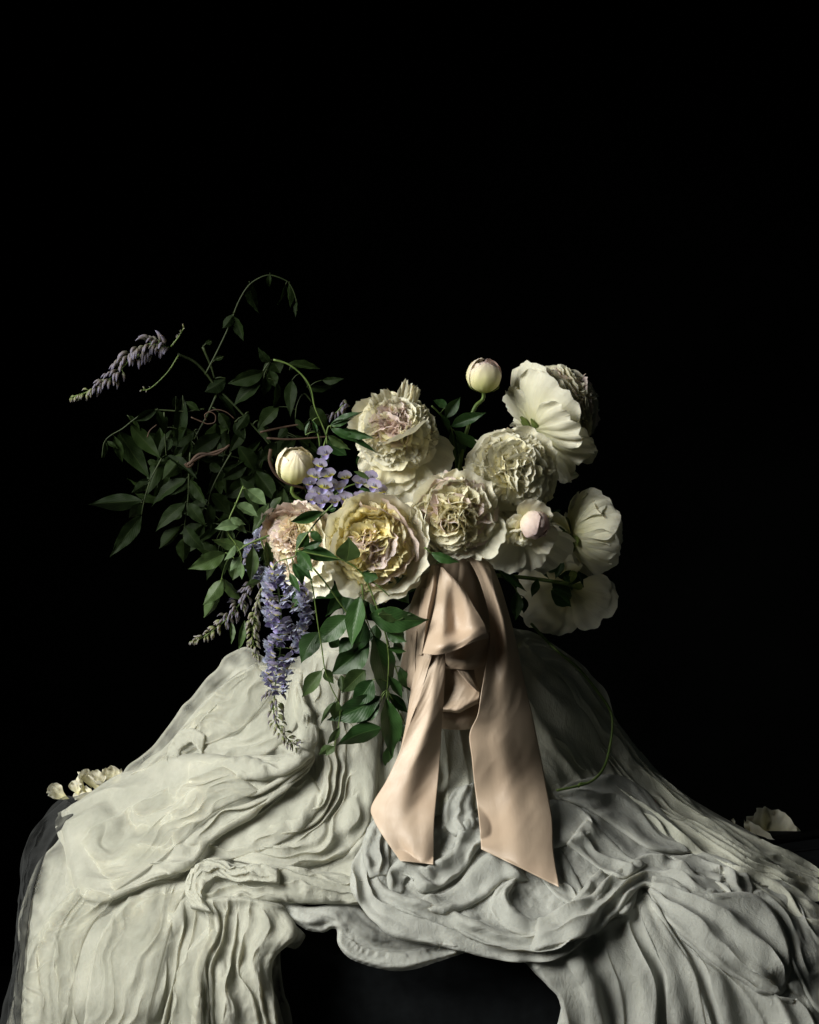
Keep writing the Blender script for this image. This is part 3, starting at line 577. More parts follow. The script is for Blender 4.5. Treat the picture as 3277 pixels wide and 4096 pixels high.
rf += [
 PS('c3', [[(120, 1830), (250, 1960), (318, 2075), (345, 2200)], [(560, 1620), (640, 1800), (700, 2000), (720, 2200)], [(745, 1480), (850, 1700), (1000, 1950), (1120, 2200)]], 5, 13, 22, off=4, ends=(.1, 0), crumple=.4, warp=.45),
 PS('c3', [[(740, 1480), (840, 1680), (980, 1930), (1110, 2200)], [(1250, 1950), (1420, 2030), (1560, 2090), (1700, 2200)]], 4, 12, 23, off=4, ends=(.1, 0), crumple=.4, warp=.45),
 PS('c3', [[(1290, 1440), (1450, 1440), (1600, 1580), (1700, 1760)], [(1240, 1480), (1350, 1620), (1480, 1850), (1600, 2080), (1700, 2140)]], 3, 10, 24, off=4),
 PS('c3', [[(260, 978), (540, 886), (720, 950), (860, 1110), (1015, 1290)], [(275, 1000), (450, 1068), (620, 1180), (760, 1268), (940, 1288)]], 2, 8, 25, off=6, crumple=.3, warp=.45),
 PS('c2', [[(545, 600), (552, 820), (680, 925), (900, 975), (1080, 1050), (1260, 1110), (1440, 1110), (1600, 1030), (1760, 860)], [(490, 570), (404, 810), (438, 932), (600, 1094), (860, 1170), (1150, 1227), (1400, 1242), (1570, 1185), (1760, 1010)]], 2, 15, 26, off=6, crumple=.25, lean=.35, ends=(.12, .1), n2=3, warp=.45),
 PS('c2', [[(610, 905), (598, 790), (690, 712), (800, 770), (940, 670), (1000, 530), (1100, 480)], [(690, 905), (684, 835), (728, 806), (800, 890), (990, 780), (1090, 640), (1200, 580)]], 1, 15, 27, off=5, crumple=.2, lean=.3, roll=(26, 7), warp=.45),
 PS('c2', [[(740, 930), (900, 890), (1020, 790), (1120, 690), (1260, 690)], [(830, 1000), (990, 980), (1130, 900), (1230, 820), (1360, 830)]], 1, 14, 28, off=5, crumple=.2, lean=.3, roll=(30, 8), warp=.45),
 PS('c2', [[(1300, 790), (1240, 900), (1300, 1000), (1440, 1030), (1600, 920), (1740, 740)], [(1170, 860), (1150, 1000), (1260, 1095), (1460, 1115), (1670, 1000), (1790, 850)]], 1, 14, 32, off=5, crumple=.2, lean=.3, roll=(30, 8), warp=.45),
 PS('c2', [[(1500, 640), (1560, 720), (1600, 800), (1640, 900)], [(1360, 700), (1400, 800), (1480, 900), (1560, 960)]], 2, 9, 33, off=4, crumple=.2, lean=.3, roll=(30, 8), warp=.45),
 PS('c2', [[(960, 330), (900, 420), (890, 520), (960, 600)], [(1060, 300), (1050, 420), (1060, 480), (1080, 540)]], 2, 6, 34, off=5, crumple=.3, lean=.3, warp=.45),
 PS('c2', [[(560, 480), (480, 600), (470, 700), (500, 820)], [(700, 440), (640, 560), (600, 680), (610, 800)]], 2, 9, 35, off=4, crumple=.2, lean=.3, warp=.45),
 PS('c3', [[(180, 1620), (430, 1530), (590, 1380), (760, 1300), (920, 1365), (1100, 1410), (1195, 1330)], [(150, 1800), (450, 1700), (620, 1560), (720, 1450), (860, 1500), (1060, 1570), (1250, 1490)]], 2, 15, 29, off=8, crumple=.2, lean=.35, n2=1, warp=.45),
 PS('c3', [[(900, 1500), (1150, 1700), (1360, 1960)], [(1010, 1440), (1330, 1600), (1460, 1920)]], 1, 8, 67, off=7, thin=.35, roll=(12, 2), crumple=.2),
 PS('c3', [[(770, 1390), (1050, 1490), (1290, 1500), (1430, 1680), (1484, 1880)], [(760, 1440), (980, 1600), (1200, 1750), (1380, 1900), (1450, 1990)], [(750, 1480), (870, 1650), (1070, 1820), (1250, 1950), (1400, 2020)]], 3, 15, 30, off=6, crumple=.25, lean=.35, roll=(26, 12), n2=2, warp=.45),
 PS('c3', [[(235, 1010), (340, 1025), (445, 1085), (475, 1150)], [(235, 1280), (310, 1255), (400, 1225), (470, 1185)]], 1, 5, 31, off=8, crumple=.8, roll=(40, 12), warp=.45),
 PS('c3', [[(440, 1100), (560, 1210), (660, 1310), (760, 1340)], [(330, 1240), (450, 1330), (560, 1400), (640, 1420)]], 2, 9, 36, off=4, crumple=.3, lean=.35, warp=.45),
 PS('c3', [[(1010, 1290), (1130, 1310), (1240, 1380), (1300, 1500)], [(860, 1300), (960, 1380), (1100, 1440), (1200, 1540)]], 2, 10, 37, off=5, crumple=.2, lean=.35, warp=.45),
]
# sheer roll at the table edge
rollo = Z('c2', [(-40, 880), (60, 930), (170, 965), (300, 955), (440, 955), (520, 1030), (640, 1110), (860, 1165), (1010, 1202), (940, 1232), (860, 1255), (760, 1290), (640, 1302), (540, 1287), (430, 1252), (370, 1212), (335, 1155), (328, 1090), (300, 1083), (260, 1102), (180, 1092), (130, 1062), (60, 1020), (-20, 1000)])
st = [S1('c2', p, *a) for p, a in [
 ([(340, 1100), (350, 1170), (430, 1238), (560, 1275), (700, 1280), (860, 1240), (1000, 1205)], (16, 10, 14, .06)),
 ([(350, 1120), (420, 1200), (560, 1250), (700, 1255), (840, 1215)], (9, 7, 9, .1)),
 ([(60, 1000), (180, 1030), (290, 1010), (340, 1060), (360, 1120)], (14, 24, 16)),
 ([(150, 970), (280, 975), (400, 1010), (520, 1110), (640, 1140)], (9, 12, 20)), ([(360, 1010), (450, 1090), (560, 1120)], (6, 10, 14)),
]]
def roll_thin(px, py, sd, t):
    C = spline(Z('c2', [(480, 1060), (560, 1130), (700, 1190), (840, 1200)]), 5); d, _, _ = nearest(px, py, C)
    C2 = spline(Z('c2', [(380, 1000), (480, 1010), (560, 1090)]), 5); d2, _, _ = nearest(px, py, C2)
    return .55 * np.clip(np.exp(-(d / 55)**2) + .8 * np.exp(-(d2 / 40)**2), 0, 1)
rf.append(cloth_layer(rollo, st, 14, 14, 12, wr=(2.0, 60, 1.0, 26, .3), seed=9, thin_fn=roll_thin))
back_drape = join_layers('draped_cloth', rb + rb2, M_backsilk)
tag(back_drape, 'shaded olive white silk falling behind the ribbon to the right back', 'cloth')
right_drape = join_layers('draped_cloth', rf, M_silk)
tag(right_drape, 'swirled white silk cloth beneath the ribbon tails spilling over the right front', 'cloth')
# ---- grey gauze at the far left
gz = Z('c1', [(330, 790), (250, 822), (190, 900), (140, 970), (105, 1050), (92, 1130), (98, 1250), (88, 1400), (70, 1550), (35, 1680), (5, 1800), (-10, 1900), (500, 1900), (500, 900)])
st = fan(Z('c1', [(250, 830), (130, 1020), (100, 1250), (20, 1800)]), Z('c1', [(330, 950), (200, 1150), (150, 1400), (80, 1850)]), 6, 9, 20, 31)
gl = cloth_layer(gz, st, -40, 30, 14, wr=(5, 90, 2, 30, 1.5), seed=10, thin_edge=(.4, 60), thin_fn=lambda px, py, sd, t: np.clip(t + .25, 0, .75))
grey_drape = join_layers('draped_cloth', [gl, PS('c1', [[(300, 800), (140, 960), (95, 1180), (60, 1560), (0, 1900)], [(360, 850), (230, 1010), (150, 1250), (110, 1560), (80, 1900)]], 3, 6, 41, off=9, thin=.55, crumple=.1)], M_grey)
tag(grey_drape, 'dark grey gauze hanging over the far left corner of the table', 'cloth')
# front-most cloth depth on a coarse grid (to lay ribbon and flowers on it)
_gs = 12.0; _GX = int(3400 / _gs) + 8; _GY = int(4200 / _gs) + 8
FRONT = np.full((_GY, _GX), 9.0)
for px, py, y in LAYERS:
    ix = np.clip(((px + 60) / _gs).astype(int), 0, _GX - 1); iy = np.clip((py / _gs).astype(int), 0, _GY - 1)
    np.minimum.at(FRONT, (iy, ix), y)
FR = FRONT.copy()
for _ in range(2):
    A = np.pad(FR, 1, mode='edge'); FR = np.minimum.reduce([A[1:-1, 1:-1], A[:-2, 1:-1], A[2:, 1:-1], A[1:-1, :-2], A[1:-1, 2:]])
for _ in range(3):
    A = np.pad(FR, 1, mode='edge'); FRs = (A[1:-1, 1:-1] * 2 + A[:-2, 1:-1] + A[2:, 1:-1] + A[1:-1, :-2] + A[1:-1, 2:]) / 6; FR = np.where(FR < 8, FRs, FR)
def front(px, py):
    fx = np.clip((np.asarray(px, float) + 60) / _gs - .5, 0, _GX - 2); fy = np.clip(np.asarray(py, float) / _gs - .5, 0, _GY - 2)
    ix = fx.astype(int); iy = fy.astype(int); u = fx - ix; v = fy - iy
    return (FR[iy, ix] * (1 - u) + FR[iy, ix + 1] * u) * (1 - v) + (FR[iy + 1, ix] * (1 - u) + FR[iy + 1, ix + 1] * u) * v
# ================================================================== SETTING
def simple(name, c, rough=0.8, spec=.3, nscale=40, var=.3, bump=.1):
    m, nt = newmat(name); L = nt.links; out = nd(nt, 'ShaderNodeOutputMaterial'); tc = nd(nt, 'ShaderNodeTexCoord')
    n1 = nd(nt, 'ShaderNodeTexNoise', i_Scale=float(nscale), i_Detail=5.0); L.new(tc.outputs['Object'], n1.inputs[0])
    rp = ramp(nt, [(.3, tuple(x * (1 - var) for x in c)), (.7, tuple(min(1, x * (1 + var)) for x in c))]); L.new(n1.outputs[0], rp.inputs[0])
    p = nd(nt, 'ShaderNodeBsdfPrincipled', i_Roughness=rough); p.inputs['Specular IOR Level'].default_value = spec
    b = nd(nt, 'ShaderNodeBump', i_Strength=bump, i_Distance=.002); L.new(n1.outputs[0], b.inputs['Height']); L.new(b.outputs[0], p.inputs['Normal'])
    L.new(rp.outputs[0], p.inputs['Base Color']); L.new(p.outputs[0], out.inputs[0]); return m
M_wall = simple('black_backdrop_cloth', (.0010, .0012, .0011), .95, .02, 3, .5)
M_table = simple('black_tablecloth', (.006, .0072, .008), .9, .1, 60, .3)
M_floor = simple('dark_floor', (.004, .004, .004), .9, .05, 3, .3)
bd = link_mesh('backdrop', [(-4, 1.6, -1.2), (4, 1.6, -1.2), (4, 1.6, 3.2), (-4, 1.6, 3.2)], [(0, 1, 2, 3)], M_wall); bd['kind'] = 'structure'
fl = link_mesh('floor', [(-4, -4, -.75), (4, -4, -.75), (4, 1.6, -.75), (-4, 1.6, -.75)], [(0, 1, 2, 3)], M_floor); fl['kind'] = 'structure'
# table: rounded top slab, legs; black cloth over it
tb = thing('table', 'black draped table that carries the cloth and the bouquet', 'table', (0, 0, -.75))
def rrect(x0, x1, y0, y1, r, n=8):
    P = []
    for cx, cy, a0 in ((x1 - r, y1 - r, 0), (x0 + r, y1 - r, 90), (x0 + r, y0 + r, 180), (x1 - r, y0 + r, 270)):
        for k in range(n + 1):
            a = R(a0 + 90 * k / n); P.append((cx + r * math.cos(a), cy + r * math.sin(a)))
    return P
TX0, TX1, TY0, TY1 = -.46, .78, -.26, .30
P = rrect(TX0, TX1, TY0, TY1, .10)
V = []; Fc = []; n = len(P)
for z, s in ((.71, 0), (.742, 0), (.749, -.006)):
    for x, y in P:
        cx, cy = (TX0 + TX1) / 2, (TY0 + TY1) / 2; V.append((x + s * np.sign(x - cx), y + s * np.sign(y - cy), z))
for k in range(2):
    for i in range(n): Fc.append((k * n + i, k * n + (i + 1) % n, (k + 1) * n + (i + 1) % n, (k + 1) * n + i))
Fc.append(tuple(range(2 * n, 3 * n))); Fc.append(tuple(range(n))[::-1])
link_mesh('tabletop', V, Fc, M_table, tb, smooth=False)
for lx in (TX0 + .12, TX1 - .12):
    for ly in (TY0 + .1, TY1 - .08):
        v, f = tube([(lx, ly, 0), (lx, ly, .4), (lx, ly, .708)], [.018, .024, .028], 12); link_mesh('leg', v, f, M_table, tb)
# black tablecloth skirt with soft folds
P = spline(rrect(TX0, TX1, TY0, TY1, .10, 4), 6, closed=True); n = len(P); cen = P.mean(0)
V = []; Fc = []; rows = [(-.02, .012), (-.0, .006), (.004, -.004), (.008, -.03), (.012, -.045), (.012, -.06), (.016, -.09), (.018, -.2), (.026, -.4), (.03, -.6)]
Np = np.roll(P, -1, 0) - np.roll(P, 1, 0); Np = np.stack([Np[:, 1], -Np[:, 0]], -1); Np /= np.linalg.norm(Np, axis=1)[:, None]
arc = np.cumsum(np.linalg.norm(P - np.roll(P, 1, 0), axis=1))
for o_, z in rows:
    wv = (np.sin(arc * 31) + .6 * np.sin(arc * 53 + 1)) * .012 * min(1, max(0, -z) * 3)
    bump_ = -.004 if z == -.045 else 0
    Q = P + Np * (o_ + wv + bump_)[:, None]; V += [(x, y, z + .0) for x, y in Q]
for k in range(len(rows) - 1):
    for i in range(n): Fc.append((k * n + i, (k + 1) * n + i, (k + 1) * n + (i + 1) % n, k * n + (i + 1) % n))
tcx = len(V); V.append((cen[0], cen[1], .013))
for i in range(n): Fc.append((i, (i + 1) % n, tcx))
tcl = link_mesh('tablecloth', V, Fc, M_table)
tag(tcl, 'plain black tablecloth under the white fabric at the front of the table', 'tablecloth')
# ================================================================== RIBBON
m, nt = newmat('blush_satin'); L = nt.links; out = nd(nt, 'ShaderNodeOutputMaterial'); tc = nd(nt, 'ShaderNodeTexCoord')
n1 = nd(nt, 'ShaderNodeTexNoise', i_Scale=9.0, i_Detail=4.0); L.new(tc.outputs['Object'], n1.inputs[0])
rp = ramp(nt, [(.3, (.42, .315, .225)), (.7, (.50, .395, .29))]); L.new(n1.outputs[0], rp.inputs[0])
mp = nd(nt, 'ShaderNodeMapping'); mp.inputs['Scale'].default_value = (900, 14, 1); L.new(tc.outputs['UV'], mp.inputs[0])
n2 = nd(nt, 'ShaderNodeTexNoise', i_Scale=1.0, i_Detail=4.0); L.new(mp.outputs[0], n2.inputs[0])
n3 = nd(nt, 'ShaderNodeTexNoise', i_Scale=480.0, i_Detail=3.0); L.new(tc.outputs['Object'], n3.inputs[0])
b = nd(nt, 'ShaderNodeBump', i_Strength=.35, i_Distance=.001); L.new(n2.outputs[0], b.inputs['Height'])
b2 = nd(nt, 'ShaderNodeBump', i_Strength=.15, i_Distance=.0008); L.new(n3.outputs[0], b2.inputs['Height']); L.new(b.outputs[0], b2.inputs['Normal'])
p = nd(nt, 'ShaderNodeBsdfPrincipled', i_Roughness=.38); p.inputs['Specular IOR Level'].default_value = .5; p.inputs['Anisotropic'].default_value = .5
p.inputs['Sheen Weight'].default_value = .2; p.inputs['Sheen Tint'].default_value = (.9, .7, .6, 1)
L.new(rp.outputs[0], p.inputs['Base Color']); L.new(b2.outputs[0], p.inputs['Normal']); L.new(p.outputs[0], out.inputs[0]); M_rib = m
def bicubic(G, nu, nv):
    G = np.asarray(G, float)
    rows = np.stack([spline(G[i], nv) for i in range(G.shape[0])]); S = np.stack([spline(rows[:, j], nu) for j in range(rows.shape[1])], 1); return S
RIB = thing('ribbon', 'blush pink satin ribbon tied in a bow with two long tails', 'ribbon', atv(1930, 2260, -.05))
RIB_INV = Matrix.Translation(-RIB.location)
def ribbon_piece(name, rows, parent, rest=None, cols=5, nu=14, nv=14, thick=.0004, waves=None, lab=None):
    """rows: list of rows, each row a list of (x,y,depth mm in front of base) in crop r"""
    G = []
    for r in rows:
        r = np.array(Z('r', r), float)
        if len(r) != cols:
            t = np.linspace(0, len(r) - 1, cols); r = np.stack([np.interp(t, np.arange(len(r)), r[:, k]) for k in range(3)], -1)
        G.append(r)
    S = bicubic(G, nu, nv); px, py = S[..., 0], S[..., 1]; y = Yb(px, py) - S[..., 2] * 1e-3
    if waves is not None:
        u = np.linspace(0, 1, S.shape[0])[:, None]; v = np.linspace(0, 1, S.shape[1])[None]
        y = y - waves(u, v) * 1e-3
    uu_ = np.linspace(0, 1, S.shape[0])[:, None] * S.shape[0] / 14; vv_ = np.linspace(0, 1, S.shape[1])[None] * 2.2 + np.zeros((S.shape[0], 1)); sd_ = len(rows) * 1.7 + rows[0][0][0] * .01
    y = y - 1e-3 * (.7 * noise2(vv_ + sd_, uu_ + sd_) + .5 * (.5 - np.abs(noise2(vv_ * 1.6 + uu_ * .5 + sd_, uu_ * .8 + vv_ * .6)) * 2))
    if rest is not None:
        f = front(px, py) - rest * 1e-3
        u = np.linspace(0, 1, S.shape[0])[:, None]
        for _ in range(6):
            f[1:-1] = (f[1:-1] * 2 + f[:-2] + f[2:]) / 4; f[:, 1:-1] = (f[:, 1:-1] * 2 + f[:, :-2] + f[:, 2:]) / 4
        f2 = front(px, py) - .0025
        y = np.minimum(np.minimum(y, f), f2)
    W = at(px, py, y); nr, nc = px.shape; V = W.reshape(-1, 3) - np.array(RIB.location)
    if parent is not RIB: pass
    ii = np.arange(nr * nc).reshape(nr, nc); Fc = np.stack([ii[:-1, :-1].ravel(), ii[1:, :-1].ravel(), ii[1:, 1:].ravel(), ii[:-1, 1:].ravel()], -1).tolist()
    uu, vv = np.meshgrid(np.linspace(0, 1, nc), np.linspace(0, 1, nr))
    o = link_mesh(name, V, Fc, M_rib, parent, uvs=np.stack([uu.ravel(), vv.ravel()], -1))
    s = o.modifiers.new('s', 'SOLIDIFY'); s.thickness = thick; s.offset = 0
    if lab: o['label'] = lab
    return o
# gathered pleats behind the bow
def pleats(u, v): return (np.clip(u * 2.2, 0, 1)) * (13 * np.abs(np.sin(v * 10.5 + .4 * np.sin(u * 3))) + 6 * np.sin(v * 23 + u * 2))
ribbon_piece('pleated_wrap', [
  [(455, 175, 70), (540, 150, 85), (620, 110, 90), (700, 95, 85), (785, 75, 70)],
  [(435, 215, 55), (520, 210, 75), (620, 200, 80), (720, 200, 72), (820, 190, 50)],
  [(385, 330, 40), (480, 330, 62), (600, 330, 70), (720, 330, 62), (860, 330, 40)],
  [(345, 460, 30), (450, 460, 56), (580, 470, 64), (720, 470, 56), (880, 470, 30)],
  [(332, 600, 25), (440, 620, 50), (570, 640, 58), (720, 640, 50), (900, 620, 20)],
  [(345, 760, 25), (450, 770, 50), (570, 775, 58), (700, 785, 50), (830, 765, 25)]], RIB, cols=13, nv=5, waves=pleats)
# small dark loop at the left
ribbon_piece('side_loop', [
  [(400, 520, 45), (385, 520, 40), (350, 560, 20)], [(392, 640, 60), (365, 660, 50), (325, 650, 15)], [(388, 740, 66), (360, 770, 56), (300, 780, 12)],
  [(392, 820, 62), (350, 860, 50), (298, 840, 14)], [(400, 900, 55), (372, 905, 50), (340, 885, 40)]], RIB)
# hanging band between tails, with a slack loop
ribbon_piece('back_band', [
  [(560, 770, 50), (650, 775, 56), (720, 780, 56), (820, 760, 50)], [(555, 860, 34), (640, 870, 34), (730, 880, 38), (810, 870, 36)],
  [(550, 960, 24), (640, 980, 20), (720, 960, 26), (800, 940, 30)], [(548, 1060, 34), (640, 1080, 44), (720, 1070, 44), (800, 1050, 36)],
  [(545, 1138, 26), (640, 1146, 36), (715, 1142, 36), (800, 1120, 26)]], RIB)
ribbon_piece('slack_loop', [
  [(545, 790, 52), (600, 790, 60), (640, 785, 62)], [(552, 900, 48), (650, 870, 62), (735, 850, 66)], [(552, 985, 56), (660, 950, 66), (770, 920, 70)],
  [(555, 1020, 66), (650, 1022, 72), (765, 965, 70)], [(550, 1035, 56), (650, 1042, 60), (768, 985, 56)]], RIB)
ribbon_piece('inner_fold', [
  [(635, 785, 68), (690, 787, 66), (740, 788, 60)], [(690, 850, 78), (720, 835, 72), (748, 840, 62)], [(745, 905, 82), (755, 890, 74), (765, 895, 62)], [(772, 922, 80), (774, 920, 74), (778, 925, 62)]], RIB)
ribbon_piece('upper_band', [
  [(560, 600, 72), (680, 600, 76), (850, 560, 62)], [(565, 680, 76), (690, 690, 84), (840, 650, 66)], [(570, 740, 76), (690, 745, 86), (815, 730, 66)], [(572, 778, 66), (690, 787, 76), (802, 770, 58)]], RIB)
# left tail: bright folded strip + main strip
ribbon_piece('ribbon_tail', [
  [(425, 300, 64), (450, 300, 76), (480, 280, 70)], [(410, 480, 66), (450, 480, 80), (490, 480, 76)], [(398, 660, 66), (440, 670, 80), (489, 680, 84)],
  [(384, 780, 62), (425, 790, 72), (462, 790, 76)], [(358, 940, 56), (385, 950, 64), (415, 950, 70)], [(335, 1100, 52), (348, 1100, 58), (363, 1090, 62)], [(300, 1270, 40), (302, 1272, 42), (304, 1270, 44)]], RIB, rest=3)
ribbon_piece('ribbon_tail', [
  [(500, 560, 72), (535, 560, 78), (575, 560, 74)], [(486, 690, 74), (530, 690, 80), (572, 690, 74)], [(450, 830, 72), (505, 830, 78), (565, 830, 72)], [(405, 980, 68), (480, 980, 74), (556, 980, 66)], [(345, 1130, 60), (450, 1130, 68), (546, 1130, 60)],
  [(290, 1290, 50), (410, 1280, 60), (538, 1280, 52)], [(215, 1450, 40), (370, 1430, 54), (526, 1430, 48)], [(128, 1600, 30), (320, 1580, 50), (512, 1580, 40)], [(145, 1685, 30), (330, 1690, 46), (502, 1700, 40)],
  [(205, 1790, 30), (350, 1810, 46), (499, 1820, 40)], [(300, 1925, 30), (400, 1935, 40), (496, 1946, 36)]], RIB, rest=4, waves=lambda u, v: 4 * np.sin(v * 7 + u * 9) * np.clip(u * 2, 0, 1) + 4 * np.sin(u * 16 + v * 2) * np.clip(u * 2 - .6, 0, 1))
# right tail
def rw(u, v): return 16 * np.exp(-((v - .72) / .25)**2) * np.exp(-((u - .27) / .12)**2) - 10 * np.exp(-((v - .25) / .2)**2) * np.exp(-((u - .36) / .1)**2) + 6 * np.sin(u * 21 + v * 2.4) * np.clip(u * 2 - .7, 0, 1) + 3 * np.sin(v * 6 + 2)
ribbon_piece('ribbon_tail', [
  [(690, 112, 84), (735, 100, 92), (785, 80, 84)], [(745, 200, 84), (800, 195, 98), (852, 180, 84)], [(795, 330, 80), (850, 320, 100), (900, 300, 82)], [(832, 480, 74), (890, 470, 104), (946, 455, 82)], [(832, 620, 74), (910, 615, 100), (984, 600, 80)],
  [(806, 780, 80), (915, 770, 92), (1018, 760, 76)], [(780, 930, 84), (915, 920, 88), (1050, 910, 72)], [(760, 1055, 84), (925, 1050, 84), (1085, 1055, 68)], [(712, 1170, 70), (915, 1190, 80), (1118, 1215, 62)], [(725, 1310, 60), (930, 1320, 74), (1145, 1350, 56)],
  [(740, 1460, 52), (950, 1470, 66), (1175, 1510, 50)], [(765, 1650, 44), (980, 1660, 60), (1205, 1680, 44)], [(778, 1800, 40), (990, 1830, 54), (1212, 1860, 44)], [(782, 1856, 40), (1000, 1960, 52), (1246, 2082, 42)]], RIB, rest=5, waves=rw)
# front loop of the bow
ribbon_piece('bow_loop', [
  [(540, 178, 96), (545, 176, 98), (550, 178, 98), (556, 182, 98), (562, 190, 96)], [(520, 300, 92), (560, 290, 104), (600, 270, 110), (640, 275, 112), (668, 295, 108)], [(500, 430, 88), (560, 430, 100), (620, 420, 96), (690, 410, 118), (744, 420, 120)],
  [(468, 560, 88), (550, 560, 112), (630, 550, 100), (720, 530, 124), (798, 505, 122)], [(446, 640, 92), (540, 640, 128), (640, 615, 124), (730, 585, 132), (818, 562, 122)], [(430, 690, 90), (520, 698, 118), (620, 674, 122), (735, 622, 130), (831, 597, 120)]], RIB)
ribbon_piece('bow_fold', [
  [(480, 165, 84), (505, 160, 92), (530, 170, 90)], [(450, 300, 78), (490, 300, 96), (530, 320, 86)], [(425, 450, 74), (460, 450, 92), (500, 450, 80)], [(412, 600, 72), (440, 600, 88), (462, 600, 80)], [(405, 700, 70), (425, 700, 80), (440, 700, 76)]], RIB)
# ================================================================== PEONIES
def petal_mat(name, base, mid, tip, transl=.28, vein=.5, st=(.08, .5, .9)):
    m, nt = newmat(name); L = nt.links; out = nd(nt, 'ShaderNodeOutputMaterial'); tc = nd(nt, 'ShaderNodeTexCoord')
    sx = nd(nt, 'ShaderNodeSeparateXYZ'); L.new(tc.outputs['UV'], sx.inputs[0])
    n0 = nd(nt, 'ShaderNodeTexNoise', i_Scale=60.0, i_Detail=3.0); L.new(tc.outputs['Object'], n0.inputs[0])
    oi = nd(nt, 'ShaderNodeObjectInfo')
    ad = nd(nt, 'ShaderNodeMath', operation='MULTIPLY_ADD'); ad.inputs[1].default_value = .35; L.new(n0.outputs[0], ad.inputs[0]); L.new(sx.outputs[1], ad.inputs[2])
    ad2 = nd(nt, 'ShaderNodeMath', operation='MULTIPLY_ADD'); ad2.inputs[1].default_value = .3; L.new(oi.outputs['Random'], ad2.inputs[0]); L.new(ad.outputs[0], ad2.inputs[2])
    ad3 = nd(nt, 'ShaderNodeMath', operation='SUBTRACT'); ad3.inputs[1].default_value = .3; L.new(ad2.outputs[0], ad3.inputs[0])
    rp = ramp(nt, [(st[0], base), (st[1], mid), (st[2], tip)]); L.new(ad3.outputs[0], rp.inputs[0])
    mp = nd(nt, 'ShaderNodeMapping'); mp.inputs['Scale'].default_value = (26, 1.6, 1); L.new(tc.outputs['UV'], mp.inputs[0])
    n2 = nd(nt, 'ShaderNodeTexNoise', i_Scale=1.0, i_Detail=5.0, i_Roughness=.6, i_Distortion=.4); L.new(mp.outputs[0], n2.inputs[0])
    n3 = nd(nt, 'ShaderNodeTexNoise', i_Scale=260.0, i_Detail=3.0); L.new(tc.outputs['Object'], n3.inputs[0])
    b = nd(nt, 'ShaderNodeBump', i_Strength=vein, i_Distance=.0016); L.new(n2.outputs[0], b.inputs['Height'])
    b2 = nd(nt, 'ShaderNodeBump', i_Strength=.15, i_Distance=.001); L.new(n3.outputs[0], b2.inputs['Height']); L.new(b.outputs[0], b2.inputs['Normal'])
    p = nd(nt, 'ShaderNodeBsdfPrincipled', i_Roughness=.55); p.inputs['Specular IOR Level'].default_value = .25
    p.subsurface_method = 'BURLEY'; p.inputs['Subsurface Weight'].default_value = .5; p.inputs['Subsurface Radius'].default_value = (1.0, .8, .5); p.inputs['Subsurface Scale'].default_value = .005
    L.new(rp.outputs[0], p.inputs['Base Color']); L.new(b2.outputs[0], p.inputs['Normal'])
    tr = nd(nt, 'ShaderNodeBsdfTranslucent'); L.new(rp.outputs[0], tr.inputs[0])
    mx = nd(nt, 'ShaderNodeMixShader', i_0=transl); L.new(p.outputs[0], mx.inputs[1]); L.new(tr.outputs[0], mx.inputs[2]); L.new(mx.outputs[0], out.inputs[0]); return m
PM = {
 'ivory': petal_mat('ivory_petal', (.76, .72, .34), (.82, .78, .53), (.84, .81, .65)),
 'cream': petal_mat('cream_petal', (.84, .72, .24), (.86, .79, .42), (.86, .81, .58)),
 'yellow': petal_mat('yellow_petal', (.93, .67, .10), (.94, .79, .26), (.91, .83, .48)),
 'pink': petal_mat('blush_petal', (.82, .66, .50), (.78, .60, .54), (.80, .68, .62)),
 'peach': petal_mat('peach_petal', (.88, .55, .20), (.87, .64, .38), (.85, .73, .58)),
 'white': petal_mat('white_petal', (.77, .75, .42), (.82, .80, .59), (.84, .82, .67)),
}
for _k, _c in (('bud_ivory', ((.58, .62, .16), (.80, .76, .44), (.82, .72, .60))), ('bud_pink', ((.72, .66, .44), (.78, .64, .56), (.78, .60, .56)))): PM[_k] = petal_mat(_k + '_skin', *_c, transl=.15, vein=.12, st=(.12, .55, 1.0))
